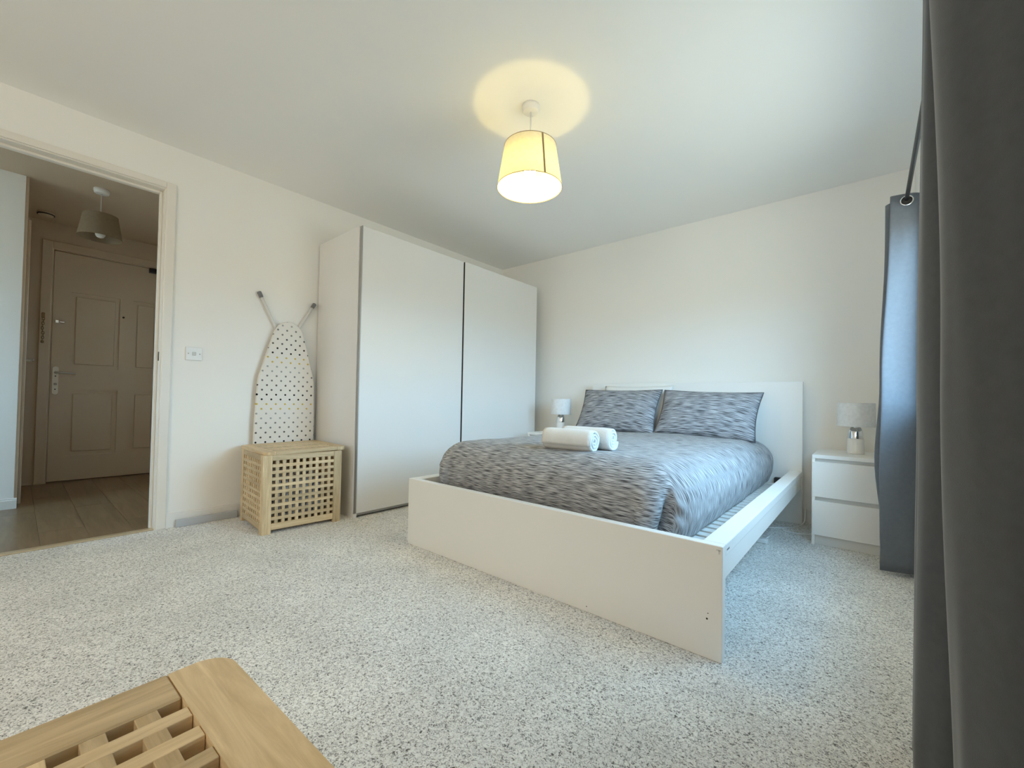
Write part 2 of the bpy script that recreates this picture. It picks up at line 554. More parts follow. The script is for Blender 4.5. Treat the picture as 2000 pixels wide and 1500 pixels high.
# window: white frame, mullion, two panes, sill
win = struct_empty('window_1', (W + 0.085, (WY0 + WY1) / 2, WZ0))
hw = (WY1 - WY0) / 2
hh = WZ1 - WZ0
bm = bmesh.new()
for a, b_, c, d in ((-hw, hw, 0, 0.05), (-hw, hw, hh - 0.05, hh), (-hw, -hw + 0.05, 0.05, hh - 0.05), (hw - 0.05, hw, 0.05, hh - 0.05)):
    add_box(bm, -0.03, 0.03, a, b_, c, d, 0.004)
bm_obj('window_frame', bm, M_WPLAST, win)
box('mullion', -0.03, 0.03, -0.03, 0.03, 0.05, hh - 0.05, M_WPLAST, win, 0.004)
for s_ in (-1, 1):
    a, b_ = sorted((s_ * 0.03, s_ * (hw - 0.05)))
    box('pane', -0.004, 0.004, a, b_, 0.05, hh - 0.05, M_GLASS, win, 0)
box('sill', -0.11, -0.03, -hw, hw, -0.02, 0.005, M_WPLAST, win, 0.006, 2)

# bedroom doorway lining: jambs, head, architraves, stops, strike plate, threshold
d1 = struct_empty('door_1', (0, (DY0 + DY1) / 2, 0))
def dy(v): return v - (DY0 + DY1) / 2
box('jamb', -0.105, 0.004, dy(DY1), dy(DY1 + 0.012), 0, DZ + 0.012, M_TRIM, d1, 0.002)
box('jamb', -0.105, 0.004, dy(DY0 - 0.012), dy(DY0), 0, DZ + 0.012, M_TRIM, d1, 0.002)
box('head', -0.105, 0.004, dy(DY0), dy(DY1), DZ, DZ + 0.012, M_TRIM, d1, 0.002)
box('door_stop', -0.085, -0.05, dy(DY1 - 0.014), dy(DY1), 0, DZ, M_TRIM, d1, 0.003)
box('door_stop', -0.085, -0.05, dy(DY0), dy(DY0 + 0.014), 0, DZ, M_TRIM, d1, 0.003)
box('door_stop', -0.085, -0.05, dy(DY0 + 0.014), dy(DY1 - 0.014), DZ - 0.014, DZ, M_TRIM, d1, 0.003)
for side, xs in ((1, (0.0, 0.016)), (-1, (-0.116, -0.10))):
    for y0_, y1_ in ((DY1 + 0.006, DY1 + 0.054), (DY0 - 0.054, DY0 - 0.006)):
        box('architrave', xs[0], xs[1], dy(y0_), dy(y1_), 0, DZ + 0.045, M_TRIM, d1, 0.005, 2)
    box('architrave', xs[0], xs[1], dy(DY0 - 0.006), dy(DY1 + 0.006), DZ + 0.006, DZ + 0.045, M_TRIM, d1, 0.005, 2)
box('strike_plate', -0.040, -0.018, dy(DY1 - 0.002), dy(DY1 + 0.001), 1.03, 1.085, M_DKMETAL, d1, 0.0005)
box('threshold', -0.045, 0.004, dy(DY0), dy(DY1), 0.0, 0.008, M_THRESH, d1, 0.003)

# baseboards
bm = bmesh.new()
def add_skirt_y(bm, x, y0, y1, d=1, h=0.092):
    prof = [(0, 0), (0.013, 0), (0.013, h - 0.014), (0.009, h - 0.010), (0.009, h - 0.004), (0.005, h), (0, h)]
    a = [bm.verts.new((x + d * px, y0, pz)) for px, pz in prof]
    b_ = [bm.verts.new((x + d * px, y1, pz)) for px, pz in prof]
    n = len(prof)
    for i in range(n):
        bm.faces.new((a[i], a[(i + 1) % n], b_[(i + 1) % n], b_[i]))
    bm.faces.new(a); bm.faces.new(b_[::-1])
add_skirt_y(bm, 0.0, DY1 + 0.054, 1.515)
add_skirt_y(bm, 0.0, YB, DY0 - 0.054)
bm_obj('baseboard_left', bm, M_SKIRT, **S)
box('baseboard_back', 0.66, W, L - 0.013, L, 0.0, 0.092, M_SKIRT, None, 0.003, **S)
bm = bmesh.new()
add_skirt_y(bm, W, YB, L - 0.014, -1)
bm_obj('baseboard_right', bm, M_SKIRT, **S)

# ---- hall beyond the doorway
HX, HY0, HY1 = -2.34, 0.03, 1.25
hf = box('floor_hall', HX, -0.10, YB, HY1, -0.06, -0.004, M_DARK, None, 0, kind='structure')
x_off = [0.0, 0.55, 0.2, 0.75]
pk = 0
y = HY1
hc = Vector(hf.location)
while y > YB + 0.01:
    y0_ = max(y - 0.19, YB)
    xs = [HX] + [HX + o for o in ([0.75, 1.95] if pk % 2 else [1.3])] + [-0.045]
    for a, b_ in zip(xs, xs[1:]):
        box('plank', a + 0.0006 - hc.x, b_ - 0.0006 - hc.x, y0_ + 0.0006 - hc.y, y - 0.0006 - hc.y, -0.004 - hc.z, 0.002 - hc.z, M_PLANK, hf, 0.0008)
    y = y0_
    pk += 1
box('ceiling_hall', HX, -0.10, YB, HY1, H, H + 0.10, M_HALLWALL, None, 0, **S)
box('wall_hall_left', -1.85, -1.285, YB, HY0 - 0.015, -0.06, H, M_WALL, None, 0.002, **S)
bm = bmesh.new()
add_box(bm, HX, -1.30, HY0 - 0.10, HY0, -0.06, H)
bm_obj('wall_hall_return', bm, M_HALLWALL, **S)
bm = bmesh.new()
VX0, VX1, VZ0, VZ1 = -1.72, -1.42, 1.30, 1.72
add_box(bm, HX, VX0, HY1, HY1 + 0.1, -0.06, H)
add_box(bm, VX1, -0.10, HY1, HY1 + 0.1, -0.06, H)
add_box(bm, VX0, VX1, HY1, HY1 + 0.1, -0.06, VZ0)
add_box(bm, VX0, VX1, HY1, HY1 + 0.1, VZ1, H)
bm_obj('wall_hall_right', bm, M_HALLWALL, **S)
w2 = struct_empty('added_window_side', ((VX0 + VX1) / 2, HY1 + 0.06, VZ0))  # unseen window added to brighten the hall
bm = bmesh.new()
vw, vh = (VX1 - VX0) / 2, VZ1 - VZ0
for a, b_, c, d in ((-vw, vw, 0, 0.05), (-vw, vw, vh - 0.05, vh), (-vw, -vw + 0.05, 0.05, vh - 0.05), (vw - 0.05, vw, 0.05, vh - 0.05)):
    add_box(bm, a, b_, -0.03, 0.03, c, d, 0.004)
bm_obj('window_frame', bm, M_WPLAST, w2)
box('pane', -vw + 0.05, vw - 0.05, -0.004, 0.004, 0.05, vh - 0.05, M_GLASS, w2, 0)
UX0, UX1, UZ0, UZ1 = -1.20, -0.20, 0.85, 1.95
bm = bmesh.new()
add_box(bm, HX, UX0, YB - 0.1, YB, -0.06, H)
add_box(bm, UX1, -0.10, YB - 0.1, YB, -0.06, H)
add_box(bm, UX0, UX1, YB - 0.1, YB, -0.06, UZ0)
add_box(bm, UX0, UX1, YB - 0.1, YB, UZ1, H)
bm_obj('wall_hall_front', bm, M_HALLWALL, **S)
w3 = struct_empty('added_window_end', ((UX0 + UX1) / 2, YB - 0.05, UZ0))  # window added out of view to light the corridor wall
bm = bmesh.new()
uw, uh = (UX1 - UX0) / 2, UZ1 - UZ0
for a, b_, c, d in ((-uw, uw, 0, 0.05), (-uw, uw, uh - 0.05, uh), (-uw, -uw + 0.05, 0.05, uh - 0.05), (uw - 0.05, uw, 0.05, uh - 0.05)):
    add_box(bm, a, b_, -0.03, 0.03, c, d, 0.004)
bm_obj('window_frame', bm, M_WPLAST, w3)
box('pane', -uw + 0.05, uw - 0.05, -0.004, 0.004, 0.05, uh - 0.05, M_GLASS, w3, 0)
# end wall with the front door opening
FY0, FY1, FZ = 0.20, 1.06, 2.12
bm = bmesh.new()
add_box(bm, HX - 0.1, HX, YB, FY0 - 0.012, -0.06, H)
add_box(bm, HX - 0.1, HX, FY1 + 0.012, HY1, -0.06, H)
add_box(bm, HX - 0.1, HX, FY0 - 0.012, FY1 + 0.012, FZ + 0.01, H)
add_box(bm, HX - 0.16, HX - 0.09, FY0 - 0.2, FY1 + 0.15, -0.06, H)  # added slab behind the door leaf, stops light leaking in
add_box(bm, HX - 0.09, HX, FY0 - 0.2, FY1 + 0.15, -0.06, -0.001)  # added piece under the door, closes the same light leak
bm_obj('wall_hall_end', bm, M_HALLWALL, **S)
bm = bmesh.new()
add_skirt_y(bm, -1.285, YB, HY0 - 0.002, 1, 0.075)
bm_obj('baseboard_hall', bm, M_SKIRT, **S)

# front door: leaf with four recessed panels, frame, ironmongery
fd = struct_empty('door_2', (HX, (FY0 + FY1) / 2, 0))
def fy(v): return v - (FY0 + FY1) / 2
LX0, LX1 = -0.065, -0.020       # leaf thickness, set back in the frame
PY = [(0.315, 0.655), (0.75, 0.955)]
PZ = [(0.24, 0.85), (1.055, 1.76)]
bm = bmesh.new()
ys = [FY0 + 0.004, 0.315, 0.655, 0.75, 0.955, FY1 - 0.004]
zs = [0.012, 0.24, 0.85, 1.055, 1.76, FZ - 0.004]
for i in range(5):
    for j in range(5):
        if i in (1, 3) and j in (1, 3): continue
        add_box(bm, LX0, LX1, fy(ys[i]), fy(ys[i + 1]), zs[j], zs[j + 1])
bmesh.ops.remove_doubles(bm, verts=bm.verts, dist=1e-5)
leaf = bm_obj('door_leaf', bm, M_HALLDOOR, fd)
for (a, b_) in PY:
    for (c, d) in PZ:
        bm = bmesh.new()
        add_box(bm, LX0 + 0.006, LX1 - 0.012, fy(a) - 0.001, fy(b_) + 0.001, c - 0.001, d + 0.001)
        add_box(bm, LX1 - 0.013, LX1 - 0.004, fy(a + 0.035), fy(b_ - 0.035), c + 0.035, d - 0.035, 0.007, 2)
        bm_obj('panel', bm, M_HALLDOOR, leaf)
for (a, b_, c, d) in ((FY0 - 0.012, FY0, 0, FZ + 0.01), (FY1, FY1 + 0.012, 0, FZ + 0.01), (FY0, FY1, FZ, FZ + 0.01)):
    box('frame', -0.10, 0.004, fy(a), fy(b_), c, d, M_HALLDOOR, fd, 0.001)
for (a, b_, c, d) in ((FY0 - 0.075, FY0 - 0.008, 0, FZ + 0.075), (FY1 + 0.008, FY1 + 0.075, 0, FZ + 0.075), (FY0 - 0.008, FY1 + 0.008, FZ + 0.008, FZ + 0.075)):
    box('architrave', 0, 0.016, fy(a), fy(b_), c, d, M_HALLDOOR, fd, 0.005, 2)
# long plate lever handle
bm = bmesh.new()
pts = []
for k in range(13):
    a = PI * k / 12
    pts.append((0.019 * math.cos(a), 0.108 + 0.019 * math.sin(a)))
for k in range(13):
    a = PI + PI * k / 12
    pts.append((0.019 * math.cos(a), -0.108 + 0.019 * math.sin(a)))
lo = [bm.verts.new((LX1, fy(0.236) + y_, 0.932 + z_)) for y_, z_ in pts]
hi = [bm.verts.new((LX1 + 0.008, fy(0.236) + y_, 0.932 + z_)) for y_, z_ in pts]
bm.faces.new(lo[::-1]); bm.faces.new(hi)
for i in range(len(pts)):
    j = (i + 1) % len(pts)
    bm.faces.new((lo[i], lo[j], hi[j], hi[i]))
M_PLATE = mat('bright_handle_plate', (0.80, 0.76, 0.66), 0.35, metallic=0.3, var=(20, 0.05))
hp = bm_obj('handle_plate', bm, M_PLATE, leaf)
hx = LX1 + 0.008
tube('lever', [(hx - 0.002, fy(0.236), 1.005), (hx + 0.038, fy(0.236), 1.005), (hx + 0.048, fy(0.25), 1.005), (hx + 0.048, fy(0.30), 1.003), (hx + 0.046, fy(0.36), 0.998)],
     [0.011, 0.010, 0.009, 0.008, 0.007], M_STEEL, leaf, 10)
tube('key_cylinder', [(hx - 0.001, fy(0.236), 0.90), (hx + 0.010, fy(0.236), 0.90)], 0.010, M_STEEL, leaf, 14)
for zz in (0.972, 0.852):
    tube('screw', [(hx - 0.001, fy(0.236), zz), (hx + 0.002, fy(0.236), zz)], 0.005, M_DKMETAL, leaf, 8)
bm = bmesh.new()
add_box(bm, LX1, LX1 + 0.02, fy(0.222), fy(0.245), 1.455, 1.485, 0.003)
add_box(bm, LX1 + 0.004, LX1 + 0.034, fy(0.247), fy(0.282), 1.460, 1.474, 0.004)
bm_obj('night_latch', bm, M_CHROME, leaf)
tube('spyhole', [(LX1 - 0.001, fy(0.681), 1.58), (LX1 + 0.006, fy(0.681), 1.58)], 0.009, M_DKMETAL, leaf, 12)
box('door_closer', LX1, LX1 + 0.05, fy(0.86), fy(1.02), 2.07, 2.115, M_DKMETAL, leaf, 0.006, 2)
# security chain hanging on the frame
bm = bmesh.new()
add_box(bm, 0.016, 0.026, fy(0.137), fy(0.157), 1.485, 1.535, 0.003)
for k in range(11):
    z = 1.50 - k * 0.021
    c = Vector((0.028, fy(0.147) + 0.003 * math.sin(k), z))
    ring = []
    for q in range(10):
        a = 2 * PI * q / 10
        o = Vector((0, 0.007 * math.cos(a), 0.014 * math.sin(a))) if k % 2 else Vector((0.007 * math.cos(a), 0, 0.014 * math.sin(a)))
        ring.append(c + o)
    add_tube(bm, ring, 0.0026, 5, True)
add_box(bm, 0.018, 0.036, fy(0.137), fy(0.157), 1.262, 1.284, 0.004)
bm_obj('security_chain', bm, M_BRASS, fd)

# second hall door, in the return wall, seen edge-on: casing and lever
d3 = struct_empty('door_3', (-1.95, HY0, 0))
box('door_leaf', -0.28, 0.42, 0.0, 0.012, 0.01, 2.02, M_HALLDOOR, d3, 0.002)
box('architrave', 0.43, 0.50, 0.0, 0.018, 0, 2.10, M_HALLDOOR, d3, 0.004)
box('architrave', -0.34, -0.285, 0.0, 0.018, 0, 2.10, M_HALLDOOR, d3, 0.004)
box('architrave', -0.285, 0.43, 0.0, 0.018, 2.03, 2.10, M_HALLDOOR, d3, 0.004)
tube('handle', [(-0.19, 0.010, 1.09), (-0.19, 0.052, 1.09), (-0.18, 0.060, 1.09), (-0.06, 0.060, 1.088)], [0.011, 0.010, 0.010, 0.009], M_CHROME, d3, 10)

# ---------------------------------------------------------------- wardrobe
wd = thing('wardrobe', 'tall white wardrobe with two plain sliding doors against the left wall', 'wardrobe', (0.0, 1.52, 0))
WH, WL = 2.02, 2.005
box('side_panel', 0.012, 0.600, 0.0, 0.018, 0.0, WH, M_DOORW, wd, 0.001)
box('side_panel', 0.012, 0.600, WL - 0.018, WL, 0.0, WH, M_DOORW, wd, 0.001)
box('top_panel', 0.012, 0.600, 0.018, WL - 0.018, WH - 0.02, WH, M_DOORW, wd, 0.001)
box('bottom_panel', 0.012, 0.575, 0.018, WL - 0.018, 0.05, 0.07, M_DOORW, wd, 0.001)
box('back_panel', 0.013, 0.018, 0.018, WL - 0.018, 0.07, WH - 0.02, M_DOORW, wd, 0)
box('plinth', 0.53, 0.548, 0.018, WL - 0.018, 0.0, 0.05, M_DARK, wd, 0.001)
box('bottom_track', 0.575, 0.612, 0.0, WL, 0.012, 0.03, M_EDGE, wd, 0.001)
dl = box('sliding_door', 0.603, 0.626, 0.012, 0.965, 0.032, WH - 0.001, M_DOORW, wd, 0.0012)
box('edge_strip', 0.603 - 0.6145, 0.629 - 0.6145, -0.012 - 0.4765 + 0.006, 0.0005 - 0.4765, -1.0 + 0.008, 0.994, M_EDGE, dl, 0.001, label='grey metal edge strip')
box('edge_strip', 0.605, 0.634, 0.9685, 0.972, 0.034, WH - 0.003, M_DKMETAL, wd, 0.0005, label='dark strip standing for the shaded gap between the doors')  # draws the shade in the gap between the doors
dr = box('sliding_door', 0.615, 0.638, 0.972, WL - 0.002, 0.032, WH - 0.001, M_DOORW, wd, 0.0012)
box('foot', 0.585, 0.618, -0.004, 0.022, 0.0, 0.03, M_WPLAST, wd, 0.002)

# ---------------------------------------------------------------- ironing board
ib = thing('ironing_board', 'cream ironing board with multicoloured dots leaning on end against the wall', 'ironing board', (0.0, 0.0, 0.0))
prof = [(1.36, 0.0), (1.366, 0.03), (1.352, 0.055), (1.335, 0.075), (1.305, 0.093), (1.25, 0.111), (1.17, 0.133), (1.07, 0.160), (0.99, 0.183), (0.945, 0.193), (0.82, 0.199), (0.66, 0.205), (0.40, 0.207), (0.10, 0.207), (0.07, 0.200), (0.05, 0.18), (0.045, 0.10), (0.045, 0)]
prof[0] = (1.372, 0.0)
def bcx(z): return 1.279 + 0.012 * (z / 1.37)
outline = [(bcx(z) - h_, z) for z, h_ in prof] + [(bcx(z) + h_, z) for z, h_ in prof[::-1] if h_ > 0]
bm = bmesh.new()
cs = []
for (off, shr) in ((-0.013, 0.004), (-0.009, 0.0), (0.008, 0.0), (0.013, 0.005)):
    row = []
    for (yy, zz) in outline:
        cyy, czz = bcx(zz), 0.72
        f = 1 - shr / 0.2
        xx = 0.043 + 0.006 * (zz / 1.37) + off
        row.append(bm.verts.new((xx, cyy + (yy - cyy) * f, czz + (zz - czz) * (1 - shr / 0.7))))
    cs.append(row)
n = len(outline)
for a, b_ in zip(cs, cs[1:]):
    for i in range(n):
        bm.faces.new((a[i], a[(i + 1) % n], b_[(i + 1) % n], b_[i]))
bm.faces.new(cs[0][::-1]); bm.faces.new(cs[-1])
bm_obj('padded_cover', bm, M_DOTS, ib)
for (ty, tz, my, mz) in ((1.094, 1.551, 1.262, 1.21), (1.477, 1.537, 1.305, 1.23)):
    t0 = Vector((0.024, ty + 0.004, tz)); t1 = Vector((0.017, my + 0.007, mz)); t2 = Vector((0.040, 1.285, 0.55))
    lg = tube('leg', [t0 + (t1 - t0) * 0.02, t0 + (t1 - t0) * 0.5, t1, Vector((0.016, t1.y, 1.10)), Vector((0.016, t1.y, 0.30))], 0.0105, M_GREYTUBE, ib, 12)
    dd = (t1 - t0).normalized()
    tube('foot_cap', [t0 - dd * 0.012, t0 - dd * 0.006, t0 + dd * 0.03], [0.010, 0.0145, 0.0135], M_GPLAST, lg, 12)

# ---------------------------------------------------------------- slatted acacia boxes
MESH_CACHE = {}
def cbox(name, x0, x1, y0, y1, z0, z1, m, parent, bevel=0.0015):
    """box with shared mesh data between equal pieces"""
    key = (name, round(x1 - x0, 4), round(y1 - y0, 4), round(z1 - z0, 4), m.name)
    bevel = 0.0006 if name == 'slat' else bevel
    c = ((x0 + x1) / 2, (y0 + y1) / 2, (z0 + z1) / 2)
    if key not in MESH_CACHE:
        bm = bmesh.new()
        add_box(bm, x0 - c[0], x1 - c[0], y0 - c[1], y1 - c[1], z0 - c[2], z1 - c[2], bevel)
        me = bpy.data.meshes.new(name)
        bmesh.ops.recalc_face_normals(bm, faces=bm.faces)
        bm.to_mesh(me); bm.free()
        me.materials.append(m)
        MESH_CACHE[key] = me
    o = bpy.data.objects.new(name, MESH_CACHE[key])
    o.location = c
    return link(o, parent)

def rounded_corner_board(x0, x1, y0, y1, z0, z1, side, r=0.034):
    """board along x whose two corners on the +y (side=1) or -y (side=-1) edge are rounded"""
    pts = []
    yo, yi = (y1, y0) if side > 0 else (y0, y1)
    pts.append((x0, yi)); pts.append((x1, yi))
    for k in range(13):
        a = (PI / 2) * k / 12
        pts.append((x1 - r + r * math.cos(a), yo - side * r + side * r * math.sin(a)))
    for k in range(13):
        a = PI / 2 + (PI / 2) * k / 12
        pts.append((x0 + r + r * math.cos(a), yo - side * r + side * r * math.sin(a)))
    return pts

def slatted_box(name, label, cat, loc, rotz, lid_loc, lid_rot):
    """0.47 x 0.47 body, front towards local +x; lattice of ten by ten openings on every side, lift-off lid."""
    t = thing(name, label, cat, loc, rotz)
    B, T, HB = 0.235, 0.018, 0.469
    # L-shaped corner posts
    for sx in (-1, 1):
        for sy in (-1, 1):
            bm = bmesh.new()
            a, b_ = B, B - 0.05
            pts = [(sx * a, sy * a), (sx * b_, sy * a), (sx * b_, sy * (a - T)), (sx * (a - T), sy * (a - T)), (sx * (a - T), sy * b_), (sx * a, sy * b_)]
            add_prism(bm, pts, 0.0, HB)
            bm_obj('post', bm, M_WOODZ, t)
    A = B - 0.0505
    p = (2 * A + 0.0195) / 10
    pz0, pz1 = 0.060, 0.437
    pz = (pz1 - pz0 + 0.0195) / 10
    for s in (-1, 1):
        # faces across x (slats run along y)
        x0, x1 = sorted((s * (B - 0.001), s * (B - T + 0.002)))
        cbox('rail', x0, x1, -A, A, 0.022, pz0, M_WOODY, t)
        cbox('rail', x0, x1, -A, A, pz1, HB, M_WOODY, t)
        xo0, xo1 = sorted((s * (B - 0.002), s * (B - 0.014)))
        xi0, xi1 = sorted((s * (B - 0.0028), s * (B - T + 0.003)))
        for k in range(9):
            z0 = pz0 + 0.01985 + k * pz - 0.0003
            cbox('slat', xo0, xo1, -A, A, z0, z0 + 0.0185, M_WOODY, t)
            y0_ = -A + 0.0198 + k * p - 0.0004
            cbox('slat', xi0, xi1, y0_, y0_ + 0.0185, pz0, pz1, M_WOODZ, t)
        # faces across y (slats run along x)
        y0, y1 = sorted((s * (B - 0.001), s * (B - T + 0.002)))
        cbox('rail', -A, A, y0, y1, 0.022, pz0, M_WOODX, t)
        cbox('rail', -A, A, y0, y1, pz1, HB, M_WOODX, t)
        yo0, yo1 = sorted((s * (B - 0.002), s * (B - 0.014)))
        yi0, yi1 = sorted((s * (B - 0.0028), s * (B - T + 0.003)))
        for k in range(9):
            z0 = pz0 + 0.01985 + k * pz - 0.0003
            cbox('slat', -A, A, yo0, yo1, z0, z0 + 0.0185, M_WOODX, t)
            x0_ = -A + 0.0198 + k * p - 0.0004
            cbox('slat', x0_, x0_ + 0.0185, yi0, yi1, pz0, pz1, M_WOODZ, t)
    cbox('bottom_panel', -B + T, B - T, -B + T, B - T, 0.024, 0.034, M_WOODX, t)
    # lid: two full-width boards with rounded corners, two rails between, lattice of slats
    lid = bpy.data.objects.new('lid', None)
    lid.location = lid_loc
    lid.rotation_euler = lid_rot
    link(lid, t)
    for s in (-1, 1):
        bm = bmesh.new()
        ya, yb = sorted((s * 0.25, s * 0.19))
        add_prism(bm, rounded_corner_board(-0.25, 0.25, ya, yb, 0, 0, s), -0.022, 0.0)
        eds = [e for e in bm.edges if abs(e.verts[0].co.z - e.verts[1].co.z) < 1e-6 and abs(e.verts[0].co.y) > 0.2 * 0.96 + 0.0]
        bmesh.ops.bevel(bm, geom=eds, offset=0.0015, segments=1, affect='EDGES')
        bm_obj('board', bm, M_WOODX, lid)
        xa, xb = sorted((s * 0.25, s * 0.19))
        cbox('board', xa, xb, -0.1895, 0.1895, -0.022, 0.0, M_WOODY, lid, 0.002)
    q = (0.38 + 0.0195) / 10
    for k in range(9):
        c0 = -0.19 + 0.02 + k * q
        cbox('slat', c0, c0 + 0.0188, -0.1895, 0.1895, -0.0205, -0.001, M_WOODY, lid)
        cbox('slat', -0.1895, 0.1895, c0, c0 + 0.0188, -0.020, -0.0017, M_WOODX, lid)
    return t

# hamper by the wardrobe: body pose from its four floor corners
a_h = 0.0677
fl = Vector((0.573, 0.961))
uu = Vector((math.sin(a_h), math.cos(a_h))); vv = Vector((-math.cos(a_h), math.sin(a_h)))
ctr = fl + uu * 0.235 + vv * 0.235
lc = Vector((0.316, 1.236)) - ctr
ca, sa = math.cos(a_h), math.sin(a_h)
lid_local = (lc.x * ca - lc.y * sa, lc.x * sa + lc.y * ca)
slatted_box('laundry_hamper', 'pale wooden slatted laundry box beside the white wardrobe', 'hamper', (ctr.x, ctr.y, 0), -a_h,
            (lid_local[0], lid_local[1], 0.4925), (0.016, 0.010, 0.026))
# the box in the foreground under the camera
ang = 0.030
cc = Vector((2.669, 0.186)) + Vector((math.cos(ang), math.sin(ang))) * 0.25 + Vector((math.sin(ang), -math.cos(ang))) * 0.25
slatted_box('slatted_side_table', 'wooden slatted box table in the foreground, seen from above at bottom left', 'side table', (cc.x, cc.y, 0), ang,
            (0, 0, 0.4925), (0, 0, 0))

# laundry inside the hamper
bm = bmesh.new()
uvl = bm.loops.layers.uv.new('UVMap')
bmesh.ops.create_icosphere(bm, subdivisions=4, radius=1.0)
for v in bm.verts:
    p = v.co.copy()
    e = 5.0
    nrm = (abs(p.x) ** e + abs(p.y) ** e + abs(p.z) ** e) ** (1 / e)
    p = p / nrm
    k = 1 + 0.10 * noise.noise(p * 2.3) + 0.05 * noise.noise(p * 6.1)
    v.co = Vector((p.x * 0.168 * k, p.y * 0.165 * k, 0.195 + p.z * 0.145 * k))
for f in bm.faces:
    f.smooth = True
    for lp in f.loops:
        c = lp.vert.co
        lp[uvl].uv = (c.y + c.x * 0.7, c.z + 0.3 * c.x)
lz = min(v.co.z for v in bm.verts)
for v in bm.verts: v.co.z -= lz
o = bm_obj('folded_laundry', bm, M_LAUNDRY, None, loc=(ctr.x, ctr.y, 0.035), rot=(0, 0, -a_h))
tag(o, 'grey and white striped cloth piled inside the slatted laundry box', 'laundry')

# ---------------------------------------------------------------- bed
BX0, BX1, BY0, BY1, FH = 1.292, 2.951, 1.474, 3.563, 0.370
bed = thing('bed', 'white double bed frame with low footboard and plain headboard', 'bed', ((BX0 + BX1) / 2, (BY0 + BY1) / 2, 0))
bcx_, bcy_ = (BX0 + BX1) / 2, (BY0 + BY1) / 2
def bb(name, x0, x1, y0, y1, z0, z1, m, parent=bed, bevel=0.003, **kw):
    return box(name, x0 - bcx_, x1 - bcx_, y0 - bcy_, y1 - bcy_, z0, z1, m, parent, bevel, 2, **kw)
fb = bb('footboard', BX0, BX1, BY0, BY0 + 0.036, 0.0, FH, M_LACQ)
hb = bb('headboard', BX0, BX1, BY1, BY1 + 0.05, 0.0, 0.999, M_LACQ)
for s in (0, 1):
    xa, xb = (BX0, BX0 + 0.070) if s == 0 else (BX1 - 0.070, BX1)
    rail = bb('side_rail', xa, xb, BY0 + 0.036, BY1, 0.330, FH, M_LACQ)
    ya, yb = (BX0 + 0.006, BX0 + 0.030) if s == 0 else (BX1 - 0.030, BX1 - 0.006)
    bb('side_board', ya, yb, BY0 + 0.036, BY1, 0.250, 0.330, M_LACQ)
    la, lb = (BX0 + 0.030, BX0 + 0.07) if s == 0 else (BX1 - 0.07, BX1 - 0.030)
    bb('slat_ledge', la, lb, BY0 + 0.036, BY1, 0.252, 0.268, M_STEEL)
bb('centre_beam', bcx_ - 0.03, bcx_ + 0.03, BY0 + 0.036, BY1, 0.225, 0.267, M_STEEL)
ns = 26
for k in range(ns):
    y0_ = BY0 + 0.090 + k * 0.0740
    bb('slat', BX0 + 0.045, BX1 - 0.045, y0_, y0_ + 0.050, 0.270, 0.282, M_SLAT, bevel=0.003)
bb('slat_holder', BX1 - 0.165, BX1 - 0.115, BY1 - 0.035, BY1 - 0.001, 0.268, 0.312, M_RUBBER, bevel=0.008)
# drilled holes and a chipped corner on the footboard face
fbc = Vector(fb.location)
for (hx_, hz_, hr) in ((2.905, 0.128, 0.0032), (2.908, 0.146, 0.0018), (2.46, 0.022, 0.0022)):
    tube('screw_hole', [(hx_ - bcx_ - fbc.x, -0.0182, hz_ - fbc.z), (hx_ - bcx_ - fbc.x, -0.012, hz_ - fbc.z)], hr, M_DARK, fb, 8)

bb('chip', BX1 - 0.020, BX1 - 0.006, BY0 - 0.0006, BY0 + 0.001, FH - 0.016, FH - 0.011, M_GREYGAP, bevel=0, label='grey chipped mark at the corner')
bb('chip', BX1 - 0.013, BX1 - 0.009, BY0 - 0.0006, BY0 + 0.001, FH - 0.026, FH - 0.014, M_GREYGAP, bevel=0, label='grey chipped mark at the corner')
bb('slot', BX1 - 0.001, BX1 + 0.0006, BY0 + 0.050, BY0 + 0.082, FH - 0.024, FH - 0.019, M_GPLAST, bevel=0)

# mattress
ma = thing('mattress', 'white mattress lying on the bed slats under the grey duvet', 'mattress', (2.05, 2.595, 0.284))
bm = bmesh.new()
add_box(bm, -0.64, 0.64, -0.93, 0.93, 0.0, 0.20, 0.05, 4)
bm_obj('mattress_body', bm, M_WHITEFAB, ma, smooth=True)
for zz in (0.016, 0.184):
    rr = []
    for (sx, sy, a0) in ((1, 1, 0), (-1, 1, 90), (-1, -1, 180), (1, -1, 270)):
        for k in range(5):
            a = math.radians(a0 + 90 * k / 4)
            rr.append((sx * 0.600 + 0.035 * math.cos(a), sy * 0.890 + 0.035 * math.sin(a), zz))
    tube('piping', rr, 0.005, M_WHITEFAB, ma, 6, True)

